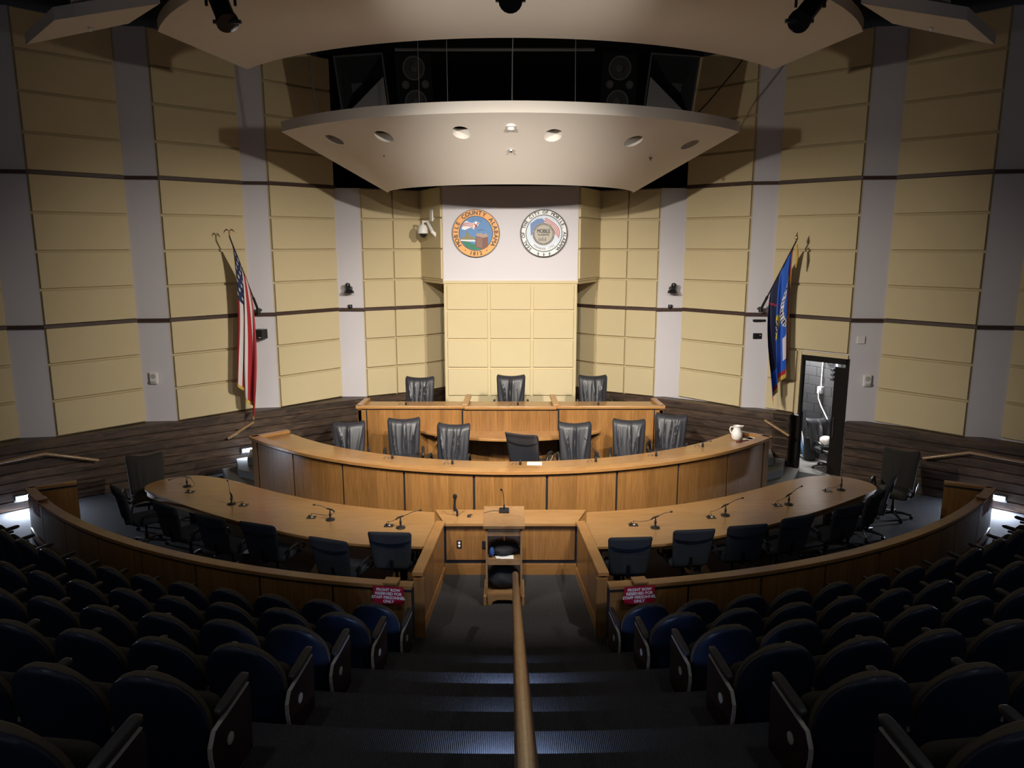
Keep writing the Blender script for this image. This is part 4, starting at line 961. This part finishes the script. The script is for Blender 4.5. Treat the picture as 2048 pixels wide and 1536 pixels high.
for u, v, sd in ((306, 757, 'left'), (1736, 762, 'right')):
    p = atY(u, v, 14.45); y0 = 14.49
    t = thing('fire_alarm', 'white fire alarm horn with strobe on the %s pilaster' % sd, 'fire alarm', (p.x, y0, p.z), 0, 'white fire alarm horns')
    m = MB(); m.box((p.x, y0, p.z), (.15, .06, .23)); m.build('body', WHT, t, bevel=.012)
    m = MB(); m.lathe([(.05, 0), (.05, .006), (.046, .008), (.03, .004), (0, .004)], 0, 24, T=Matrix.Translation((p.x, y0-.03, p.z+.04)) @ Matrix.Rotation(PI/2, 4, 'X')); m.build('horn_grille', mat('alarm_grille', (.45, .44, .43), .5), t, smooth=True)
    m = MB(); cushion(m, .11, .05, .05, (p.x, y0-.035, p.z-.065)); fuse(m.build('strobe_lens', mat('strobe', (.55, .55, .56), .15), t, smooth=True))
# wall handrails
def wrail(lab, pts, s):
    t = thing('wall_handrail', lab, 'handrail', pts[0]); m = MB(); m.tube(pts, .030, n=12); m.build('rail', RAILW, t, smooth=True)
    for i in (0, -1):
        q = Vector(pts[i]).lerp(Vector(pts[1 if i == 0 else -2]), .18); m = MB(); m.tube([q, q+Vector((0, .0, -.05)), q+Vector((-s*-.07, .09, -.06))], .008, n=6); m.build('bracket', BLKM, t)
wrail('short sloping wooden handrail on the plank wall left of the council bench', [(-5.80, 14.92, .74), (-5.34, 15.20, 1.02)], -1)
wrail('short sloping wooden handrail on the plank wall right of the council bench', [(5.30, 15.24, 1.05), (5.72, 14.95, .79)], 1)
wrail('bent wooden handrail on the plank wall at the far left', [(-9.35, 12.05, .92), (-8.32, 12.95, .98), (-7.68, 13.48, .70)], -1)
wrail('bent wooden handrail on the plank wall at the far right', [(7.68, 13.48, .74), (8.25, 13.02, .98), (9.40, 12.0, .96)], 1)
# wall step lights
def wstep(lab, x, y_, z, rz, pw):
    t = thing('wall_step_light', lab, 'step light', (x, y_, z), 0, 'bright step lights low on the plank walls')
    m = MB(); m.box((x, y_, z), (.26, .03, .13), 0, rz); m.build('housing', BLKM, t)
    n = Vector((math.sin(rz), -math.cos(rz), 0)); c = Vector((x, y_, z))+n*.018
    m = MB(); m.box(c, (.20, .006, .07), 0, rz); m.build('lens', LED, t)
    l = bpy.data.lights.new('wall_step_glow', 'AREA'); l.energy = pw; l.size = .2; l.size_y = .07; l.shape = 'RECTANGLE'; l.color = (.72, .82, 1.0)
    o = bpy.data.objects.new('wall_step_glow', l); COL.objects.link(o); o.location = c+n*.03; o.rotation_euler = (n+Vector((0, 0, -1.3))).to_track_quat('-Z', 'Y').to_euler()
wstep('bright step light low on the plank wall at the far left edge', -8.66, 12.71, .24, .72, 90)
wstep('bright step light low on the plank wall at the far right edge', 8.66, 12.71, .24, -.72, 90)
wstep('bright step light on the plank wall at the left end of the council bench', -5.52, 15.19, .42, .62, 12)

# ------------------------------------------------------------------ seals
def ngon(m, pts, y_, th, mi=0): m.prism(pts, 0, th, mi, Matrix.Translation((0, y_, 0)) @ Matrix.Rotation(PI/2, 4, 'X'))
def circ(cx, cz, r, n=64): return [(cx+r*math.cos(2*PI*k/n), cz+r*math.sin(2*PI*k/n)) for k in range(n)]
def arc_text(m, s, cx, cz, r, a_mid, size, y_, step, flip=False, bold=.0):
    n = len(s)
    for i, ch in enumerate(s):
        a = math.radians(a_mid+(step*((n-1)/2-i))*(-1 if flip else 1))
        rot = a-PI/2+(PI if flip else 0)
        if ch != ' ': text_mb(m, ch, size, Matrix.Translation((cx+r*math.cos(a), y_, cz+r*math.sin(a))) @ Matrix.Rotation(PI/2, 4, 'X') @ Matrix.Rotation(rot, 4, 'Z'), bold=bold)
INK = mat('seal_black', (.01, .01, .01), .5); ORG = mat('seal_orange', (.80, .36, .10), .5); SKY = mat('seal_blue', (.08, .22, .48), .5)
GRN = mat('seal_green', (.03, .20, .12), .6); BRK = mat('seal_brown', (.20, .09, .07), .6); BRL = mat('seal_light_brown', (.42, .30, .25), .6); SRED = mat('seal_red', (.42, .05, .06), .5)
SWH = mat('seal_white', (.78, .78, .80), .5); SLB = mat('seal_pale_blue', (.50, .62, .80), .5); SGR = mat('seal_grey', (.30, .28, .25), .6); SNB = mat('seal_flag_blue', (.12, .22, .48), .5)
Y0 = 16.37
cx, cz, RR = -.74, 4.885, .505
t = thing('county_seal', 'round orange and blue seal with a flag and brick building, left of the pair', 'seal', (cx, Y0, cz))
m = MB(); ngon(m, circ(cx, cz, RR), Y0, .035); m.build('rim', INK, t)
m = MB(); ngon(m, circ(cx, cz, RR*.975), Y0-.034, .005); m.build('lettered_ring', ORG, t)
m = MB(); ngon(m, circ(cx, cz, RR*.725), Y0-.038, .003); m.build('inner_line', INK, t)
m = MB(); ngon(m, circ(cx, cz, RR*.70), Y0-.040, .004); m.build('sky_field', SKY, t)
m = MB(); arc_text(m, 'MOBILE COUNTY ALABAMA', cx, cz, RR*.845, 90, .122, Y0-.041, 12.3, bold=.0032); m.build('lettering', INK, t)
m = MB(); arc_text(m, '1812', cx, cz, RR*.85, -90, .115, Y0-.041, 9.5, True, .003); m.build('year_lettering', INK, t)
for a in (-123, -57): m = MB(); q = (cx+RR*.84*math.cos(math.radians(a)), cz+RR*.84*math.sin(math.radians(a))); ngon(m, circ(q[0], q[1], .012, 12), Y0-.040, .003); m.build('dot', INK, t)
def S(x, z): return (cx+x*RR, cz+z*RR)
m = MB(); ngon(m, [S(-.62, -.30), S(-.3, -.37), (S(.1, -.50)), S(.55, -.42), S(.42, -.55), S(.2, -.66), S(-.1, -.69), S(-.4, -.57)], Y0-.044, .003); m.build('green_ground', GRN, t)
m = MB(); ngon(m, [S(-.66, -.20), S(-.45, -.12), S(-.40, .02), S(-.36, .18), S(-.32, .02), S(-.25, -.10), S(-.1, -.14), S(.0, -.22), S(-.35, -.36), S(-.62, -.30)], Y0-.043, .003); m.build('ship', mat('seal_olive', (.25, .22, .12), .6), t)
m = MB(); ngon(m, [S(0, -.12), S(.30, -.18), S(.32, -.66), S(-.04, -.56)], Y0-.046, .003); ngon(m, [S(.30, -.18), S(.52, -.14), S(.50, -.56), S(.32, -.66)], Y0-.046, .003); m.build('brick_building', BRK, t)
m = MB()
for k in range(7): ngon(m, [S(.03, -.18-.055*k), S(.27, -.22-.058*k), S(.27, -.235-.058*k), S(.03, -.195-.055*k)], Y0-.048, .002)
ngon(m, [S(.0, -.10), S(.05, .02), S(.16, -.0), S(.22, .03), S(.33, -.05), S(.42, .02), S(.50, -.08), S(.52, -.14), S(.30, -.18)], Y0-.047, .003); m.build('roof_and_windows', BRL, t)
m = MB(); ngon(m, [S(-.57, .28), S(-.50, .45), S(-.38, .52), S(-.28, .46), S(-.12, .42), S(.0, .50), S(.15, .44), S(.08, .30), S(-.02, .22), S(-.08, .16), S(-.2, .24), S(-.33, .20), S(-.46, .14), S(-.60, .18)], Y0-.044, .003); m.build('waving_flag', SWH, t)
m = MB()
for k in range(4): ngon(m, [S(-.56, .27-.035*k+.15), S(-.33, .36-.045*k+.10), S(-.10, .30-.05*k+.08), S(-.10, .275-.05*k+.08), S(-.33, .335-.045*k+.10), S(-.56, .245-.035*k+.15)], Y0-.046, .002)
ngon(m, [S(-.08, .20), S(-.04, .19), S(.13, .43), S(.09, .46)], Y0-.046, .002); ngon(m, [S(-.10, .40), S(-.06, .43), S(.07, .27), S(.03, .24)], Y0-.046, .002)
m.build('flag_stripes', SRED, t)
m = MB(); ngon(m, [S(-.66, -.26), S(-.1, -.27), S(.0, -.30), S(.0, -.34), S(-.3, -.33), S(-.64, -.31)], Y0-.045, .003); m.build('white_quay', SWH, t)
m = MB()
for bx, bz in ((.12, .10), (.2, .14), (.28, .11), (-.1, .56), (.1, .58), (.2, .5)): ngon(m, [S(bx-.07, bz+.03), S(bx, bz), S(bx+.07, bz+.04), S(bx, bz+.02)], Y0-.045, .002)
m.build('birds', INK, t)
cx, cz = .715, 4.885
t = thing('city_seal', 'round white seal with black lettering and a grey medallion, right of the pair', 'seal', (cx, Y0, cz))
m = MB(); ngon(m, circ(cx, cz, RR), Y0, .035); m.build('rim', INK, t)
m = MB(); ngon(m, circ(cx, cz, RR*.955), Y0-.034, .005); m.build('lettered_ring', SWH, t)
m = MB(); ngon(m, circ(cx, cz, RR*.775), Y0-.038, .003); m.build('inner_line', INK, t)
m = MB(); ngon(m, circ(cx, cz, RR*.745), Y0-.040, .004); m.build('pale_field', mat('seal_field', (.62, .70, .82), .5), t)
m = MB(); arc_text(m, 'SEAL OF THE CITY OF MOBILE, ALABAMA', cx, cz, RR*.87, 90, .094, Y0-.041, 8.15, bold=.0032)
m.build('lettering', INK, t)
for a in (-106, -90, -74):
    m = MB(); q = (cx+RR*.87*math.cos(math.radians(a)), cz+RR*.87*math.sin(math.radians(a)))
    for ww, hh in ((.012, .075), (.055, .012)): ngon(m, [(q[0]-ww/2, q[1]-hh/2), (q[0]+ww/2, q[1]-hh/2), (q[0]+ww/2, q[1]+hh/2), (q[0]-ww/2, q[1]+hh/2)], Y0-.040, .003)
    ngon(m, [(q[0], q[1]-.05), (q[0]+.016, q[1]-.022), (q[0]-.016, q[1]-.022)], Y0-.040, .003)
    m.build('fleury_cross', INK, t)

m = MB(); ngon(m, [S(-.58, .40), S(-.3, .60), S(-.08, .62), S(.02, .52), S(.0, .38), S(-.4, .05), S(-.56, -.1)], Y0-.044, .003); m.build('flag_canton', SNB, t)
m = MB(); C0 = S(-.02, -.06)
def ring_piece(r0, r1, a0, a1, y_):
    n = 18; pts = []
    for j in range(n+1): an = math.radians(a0+(a1-a0)*j/n); w_ = 1+.03*math.sin(5*an); pts.append((C0[0]+RR*r0*w_*math.cos(an), C0[1]+RR*r0*w_*math.sin(an)))
    for j in range(n, -1, -1): an = math.radians(a0+(a1-a0)*j/n); w_ = 1+.03*math.sin(5*an); pts.append((C0[0]+RR*r1*w_*math.cos(an), C0[1]+RR*r1*w_*math.sin(an)))
    ngon(m, pts, y_, .002)
ring_piece(.44, .69, 86, 2, Y0-.0425); m.build('flag_field', SWH, t)
m = MB()
for k in range(4): ring_piece(.68-.062*k, .645-.062*k, 86, -12+5*k, Y0-.045)
m.build('flag_stripes', SRED, t)
m = MB(); ngon(m, circ(S(-.02, -.03)[0], S(-.02, -.03)[1], RR*.47), Y0-.047, .003); m.build('medallion_ring', SGR, t)
m = MB(); ngon(m, circ(S(-.02, -.03)[0], S(-.02, -.03)[1], RR*.37), Y0-.049, .003); m.build('medallion', BRL if False else mat('seal_stone', (.46, .43, .38), .6), t)
m = MB(); text_mb(m, 'MOBILE', .115, Matrix.Translation((cx-.01, Y0-.0535, cz+.045)) @ Matrix.Rotation(PI/2, 4, 'X'), bold=.003, xs=.72); text_mb(m, 'ALABAMA', .055, Matrix.Translation((cx-.01, Y0-.0535, cz-.03)) @ Matrix.Rotation(PI/2, 4, 'X'), bold=.0015)
for k, hh in enumerate((.05, .035, .06, .03, .05)): xx = cx-.11+.035*k; ngon(m, [(xx, cz-.16), (xx+.012, cz-.16), (xx+.012, cz-.14+hh), (xx, cz-.14+hh)], Y0-.052, .002)
arc_text(m, 'FROM ENCHANTING TRADITION', cx-.01, cz-.015, RR*.42, 90, .036, Y0-.0515, 9.4, bold=.0008); arc_text(m, 'ENDURING PROGRESS', cx-.01, cz-.015, RR*.42, -90, .036, Y0-.0515, 8.5, True, .0008)
m.build('medallion_lettering', INK, t)
m = MB(); ngon(m, [S(-.55, -.36), S(-.30, -.54), S(0, -.60), S(.30, -.54), S(.55, -.36), S(.54, -.46), S(.32, -.66), S(0, -.71), S(-.32, -.66), S(-.54, -.46)], Y0-.050, .003); m.build('ribbon', SWH, t)
m = MB(); arc_text(m, 'FOUNDED 1702', cx, cz, RR*.645, -90, .055, Y0-.053, 7.2, True, .001); m.build('ribbon_lettering', INK, t)

# ------------------------------------------------------------------ flags
GOLD = mat('gold_fringe', (.62, .42, .08), .6); GOLDM = mat('gilt_metal', (.55, .38, .18), .3, metal=.9)
FR_ = mat('flag_red', (.42, .02, .03), .7); FW = mat('flag_white', (.72, .68, .68), .7); FN = mat('flag_navy', (.012, .022, .085), .7)
FB = mat('flag_bright_blue', (.02, .11, .55), .7); FDN = mat('flag_blue_shade_and_print', (.01, .015, .06), .7); FY = mat('flag_yellow', (.75, .60, .04), .7)  # the deep blue stands for the shaded ground and the dark ticks
def flag(name, label, base, top, s, L_, cfun, mats, NS=52, NT=84, seed=2):
    base = Vector(base); top = Vector(top)
    t = thing(name, label, 'flag', tuple(base))
    ax = (base-top)
    m = MB(); m.tube([base, top], .014, n=10); m.build('pole', BLK, t, smooth=True)
    m = MB(); d = (top-base).normalized(); m.tube([base-d*.02, base+d*.32], .026, n=12); m.tube([base+Vector((0, 0, -.06)), base+Vector((0, 0, .05))], .045, n=12); m.tube([base, base+Vector((0, .16, 0))], .03, n=8); m.build('wall_bracket', BLK, t, smooth=True)
    hoist = .70; h0 = top+d*-.07; h1 = h0.lerp(base, hoist)
    xL = h0.x; gx = (h0.x*.55+h1.x*.45)
    def f(u, v):
        p = h0.lerp(h1, u); z = p.z-v*L_*(1-.04*u); g = min(1, v*1.35)**.75
        xt = h0.x-s*(.50*u*(1-.35*v)-.13*v)
        x = p.x*(1-g)+xt*g; x += .02*math.sin(3.1*v+u*5)*g
        amp = (.02+.075*g); fold = math.sin(u*2*PI*2.6+.6*math.sin(3*v)+1.0)
        y_ = p.y*(1-g)+(h0.y*.6+h1.y*.4)*g+amp*fold+.05*g*math.sin(u*9+2*v)
        x += .03*g*math.cos(u*2*PI*2.6+.8)
        return Vector((x, y_, z))
    m = MB(); m.sheet(f, NS, NT, fm=lambda i, j: cfun((i+.5)/NS, (j+.5)/NT)); o = m.build('cloth', mats, t, smooth=False, fixn=False)
    for p in o.data.polygons: p.use_smooth = True
    return t, f, h0
def us(u, v):
    if v > .975 or u < .02: return 3
    if u < 7/13 and v < .36: return 2
    return 0 if int(u*13) % 2 == 0 else 1
bs = Vector((-5.24, 15.60, 3.30)); tp = Vector((-5.46, 14.85, 4.80))
t, f, h0 = flag('american_flag', 'striped flag with stars and gold fringe hanging from an angled pole on the left wall', bs, tp, -1, 2.72, us, [FR_, FW, FN, GOLD])
m = MB()
for a in range(4):
    for b in range(7):
        u = .07+(a+.5*(b % 2))*.115; v = .03+b*.048
        if u > .52 or v > .34: continue
        c = f(u, v); e1 = (f(u+.01, v)-c).normalized(); e2 = (f(u, v+.01)-c).normalized(); nn = e1.cross(e2).normalized()
        for sg in (-.004, .004):
            vs = [c+nn*sg]
            for k in range(10):
                r = .046 if k % 2 == 0 else .019; an = PI/2+k*PI/5; vs.append(c+nn*sg+e1*r*math.cos(an)-e2*r*math.sin(an))
            m.add(vs, [(0, 1+k, 1+(k+1) % 10) for k in range(10)])
m.build('star_field', FW, t, fixn=False)
m = MB(); e = tp+Vector((0, 0, .02)); m.lathe([(.012, -.02), (.02, 0), (.008, .02), (.008, .04)], 0, 10, c=tuple(e)); m.tube([e+Vector((0, 0, .04)), e+Vector((0, 0, .10))], [.02, .01], n=8)
for s_ in (-1, 1): m.tube([e+Vector((0, 0, .09)), e+Vector((s_*.05, 0, .12)), e+Vector((s_*.09, 0, .09)), e+Vector((s_*.11, 0, .05))], [.008, .016, .012, .003], n=8)
m.build('eagle_finial', GOLDM, t, smooth=True)
def mob(u, v):
    if v > .965 or u < .025: return 3
    if v > .925 or u < .055: return 0
    if u > .62 and v < .80: return 2 if not (abs(v-.10-.45*(1-u)) < .006) else 0  # navy part: shade painted onto the blue ground
    # white arc with dark ticks, yellow crest ring
    r = math.hypot((u+.02)*1.0, (v-.42)*2.1)
    if .34 < r < .44 and v < .62 and u < .62 and abs(math.atan2(v-.42, u)) < 1.2: return 1 if (int(v*64) % 2 == 0 or r < .36 or r > .425) else 2
    r2 = math.hypot((u-.62)*1.25, (v-.47)*2.4)
    if .15 < r2 < .25 and u < .68: return 4
    if r2 <= .15: return 1 if (int(u*40)+int(v*60)) % 3 == 0 else 2
    if .08 < u < .34 and .66 < v < .84: return 1
    return 5
bs = Vector((5.20, 15.60, 3.33)); tp = Vector((5.56, 14.85, 4.72))
t, f, h0 = flag('city_flag', 'blue flag with white arc, yellow emblem and gold fringe on the right wall', bs, tp, 1, 2.42, mob, [FR_, FW, FDN, GOLD, FY, FB], seed=5)
m = MB(); e = tp; m.tube([e, e+Vector((0, 0, .05)), e+Vector((0, 0, .10)), e+Vector((.01, 0, .17))], [.012, .035, .022, .004], n=8); m.build('spear_finial', GOLDM, t, smooth=True)
m = MB(); m.tube([h0+Vector((.03, -.03, 0)), h0+Vector((.05, -.04, -.25)), h0+Vector((.04, -.03, -.45))], [.02, .03, .012], n=8); m.build('gold_tassel', GOLD, t, smooth=True)

# ------------------------------------------------------------------ doorway, room behind
DKG = mat('painted_block', (.050, .052, .056), .45, spec=.5, noise=.1, nscale=3)
a = Vector((6.64, 14.56)); b = Vector((5.48, 15.74)); tu = (b-a).normalized(); nn = Vector((-tu.y, tu.x))
if nn.y < 0: nn = -nn      # pointing away from the room
def dp(t_, d_): q = a+tu*t_+nn*d_; return (q.x, q.y)
DW = DOOR_T*(b-a).length
DBL = mat('door_black', (.010, .008, .007), .7, spec=.15)
t = MB()
for t0, t1, z0, z1, dd in ((-.02, .05, 0, 2.44, .34), (DW-.035, DW, 0, 2.44, .09), (0, DW, 2.32, 2.44, .12)):
    t.prism([dp(t0, .0), dp(t1, .0), dp(t1, dd), dp(t0, dd)], z0, z1)
t.prism([dp(DW-.01, .03), dp(DW+.18, .05), dp(DW+.18, .24), dp(DW+.01, .24)], 0, 1.215)
fr = struct(t.build('door_1', DBL))
m = MB(); m.prism([dp(.05, .12), dp(.30, .12), dp(.30, .165), dp(.05, .165)], .01, 2.24); lf = m.build('door_leaf', DBL, fr, bevel=.003)
hp = dp(.24, .10); m = MB(); m.tube([(hp[0], hp[1], .80), (hp[0], hp[1], 1.22)], .012, n=10); m.tube([(hp[0], hp[1], .86), dp(.24, .12)+(.86,)], .008, n=6); m.tube([(hp[0], hp[1], 1.16), dp(.24, .12)+(1.16,)], .008, n=6); m.build('pull_handle', CHROME, lf, smooth=True)
# block wall behind
c0 = Vector((5.55, 18.0)); c1 = Vector((7.95, 14.0)); bd = (c1-c0).normalized(); bn = Vector((-bd.y, bd.x))
if bn.dot(Vector((6.0, 15.0))-c0) < 0: bn = -bn
m = MB(); rngz = [i*.203 for i in range(15)]
L_ = (c1-c0).length
m.prism([tuple(c0-bn*.15), tuple(c1-bn*.15), tuple(c1), tuple(c0)], 0, 3.0)
for j in range(14):
    off = .2 if j % 2 else 0
    k = -off
    while k < L_:
        k0, k1 = max(0, k+.004), min(L_, k+.40-.004)
        if k1 > k0: q0 = c0+bd*k0; q1 = c0+bd*k1; m.prism([tuple(q0), tuple(q1), tuple(q1+bn*.012), tuple(q0+bn*.012)], j*.203+.004, (j+1)*.203-.004)
        k += .4
struct(m.build('wall_side_room', DKG, bevel=.004))
m = MB(); m.prism([(5.2, 18.2), (8.3, 18.2), (8.3, 14.3), (6.92, 14.85), (5.9, 15.95)], 2.9, 3.0); struct(m.build('ceiling_side_room', DKG))
m = MB(); m.prism([(5.95, 15.05), (6.75, 14.45), (7.9, 14.3), (5.6, 17.8)], 0, .006); struct(m.build('floor_side_room', CARPL))
l = bpy.data.lights.new('side_room_lamp', 'AREA'); l.energy = 130; l.size = .5; l.color = (1, .97, .92); o = bpy.data.objects.new('side_room_lamp', l); COL.objects.link(o); o.location = (6.35, 16.0, 2.85); o.rotation_euler = (0, 0, 0)
def onwall(k, z, d=.03): q = c0+bd*k+bn*d; return Vector((q.x, q.y, z))
def kfor(u):   # distance along the block wall of picture column u
    best = min(range(400), key=lambda i: abs(proj((c0.x+bd.x*i/100+bn.x*.03, c0.y+bd.y*i/100+bn.y*.03, 1.5))[0]-u)); return best/100
k1 = kfor(1641); k2 = kfor(1652); k3 = kfor(1668)
m = MB(); m.tube([onwall(k1, 2.9), onwall(k1, 1.62)], .014, n=8); tag(m.build('conduit', WHT, off=tuple(onwall(k1, 2.9)), smooth=True), 'thin white conduit running down the dark block wall inside the doorway', 'conduit')
t = thing('surface_outlet', 'white surface outlet box with a plug on the dark block wall inside the doorway', 'wall outlet', tuple(onwall(k1, 1.55)))
m = MB(); m.box(onwall(k1, 1.55, .04), (.10, .10, .15), 0, math.atan2(bd.y, bd.x)); bx = m.build('box', WHT, t, bevel=.006)
m = MB(); m.box(onwall(k1+.01, 1.54, .10), (.05, .05, .06), 0, math.atan2(bd.y, bd.x)); m.build('plug', WHT, bx, bevel=.006)
m = MB(); m.tube([onwall(k1+.01, 1.51, .12), onwall(k1+.02, 1.38, .12), onwall(k1+.12, 1.22, .14), onwall(k1+.24, 1.10, .18), onwall(k1+.34, .98, .2)], .013, n=8); m.build('power_cord', WHT, t, smooth=True)
m = MB(); rc = onwall(k2+.02, 2.26, .05); m.tube([rc+Vector((bd.x, bd.y, 0))*.085*math.cos(i*PI/10)+Vector((0, 0, .085*math.sin(i*PI/10))) for i in range(21)], .014, n=8, cap=False); tag(m.build('cable_coil', WHT, off=tuple(rc), smooth=True), 'white cable coiled into a ring high on the dark block wall', 'cable')
t = thing('hanging_cable_bundle', 'bundle of pale hanging cables with black clamps beside the door leaf', 'cable', tuple(onwall(k3, 2.3)))
m = MB()
for i in range(3): m.tube([onwall(k3+.02*i, 2.45, .08), onwall(k3+.05+.02*i, 2.1, .09), onwall(k3+.06+.02*i, 1.8, .10), onwall(k3+.05+.02*i, 1.65, .08)], .012, n=6)
m.build('cords', mat('pale_cord', (.45, .55, .68), .5), t, smooth=True)
m = MB()
for z in (2.05, 1.95, 1.85): m.box(onwall(k3+.02, z, .12), (.12, .08, .06), 0, .4)
m.build('clamp', BLK, t, bevel=.01)
# leaning blue things
k4 = kfor(1602)
UB = mat('umbrella_blue', (.10, .22, .42), .6)
t = thing('folded_umbrella', 'folded blue and white golf umbrella leaning against the dark block wall', 'umbrella', tuple(onwall(k4+.35, .01, .5)))
A = onwall(k4-.05, .95, .10); Bp = onwall(k4+.42, .02, .30)
m = MB(); m.tube([A, A.lerp(Bp, .1), A.lerp(Bp, .45), A.lerp(Bp, .85), Bp], [.02, .05, .045, .022, .010], n=10); m.build('furled_canopy', UB, t, smooth=True)
m = MB(); m.tube([A+Vector((.03, -.03, 0)), A.lerp(Bp, .5)+Vector((.05, -.03, 0)), Bp+Vector((.02, -.02, 0))], [.015, .012, .008], n=8); m.build('white_rib', WHT, t, smooth=True)
t = thing('folding_stand', 'blue-grey folded stand leaning beside the umbrella inside the doorway', 'stand', tuple(onwall(k4+.2, .01, .4)))
m = MB(); A2 = onwall(k4-.02, 1.18, .12); m.tube([A2, A2+Vector((.08, -.05, -.14)), onwall(k4+.02, .86, .20), onwall(k4+.30, .02, .42)], [.02, .03, .02, .012], n=8); m.build('leg', mat('stand_grey', (.35, .42, .5), .4), t, smooth=True)
# spare chair with junk, bin
gs = dup(lc[0]); q = onwall(kfor(1692), 0, .46); place(gs, q.x, q.y, 0, .25, 'black office chair half hidden behind the open door leaf in the side room', 'stored things in the side room')
m = MB(); m.sheet(lump(q.x-.10, q.y-.05, .62, .13, .12, .11, 21), 24, 14); tag(m.build('white_bag', WHT, off=(q.x, q.y, .6), smooth=True), 'crumpled white plastic bag on the stored chair in the side room', 'bag')
q = onwall(kfor(1640), 0, .22); m = MB(); m.lathe([(.12, 0), (.15, .50), (.16, .52), (.14, .52), (.13, .5)], 0, 20, c=tuple(q)); tag(m.build('waste_bin', BLK, off=tuple(q), smooth=True), 'black waste bin against the dark block wall inside the doorway', 'bin')
# floor grille on the wainscot beside the doorway
p = Vector((5.38, 15.25, .13)); t = thing('wall_vent', 'small dark vent grille low on the planks left of the doorway', 'vent', tuple(p))
m = MB()
for k in range(4): m.box((p.x, p.y, p.z-.04+.03*k), (.30, .02, .012), 0, -.62)
m.build('louvre', BLKM, t); m = MB(); m.box((p.x, p.y+.004, p.z), (.34, .016, .15), 0, -.62); m.build('frame', BLKM, t)
for o in bpy.data.objects:
    if '_o' in o.keys(): del o['_o']
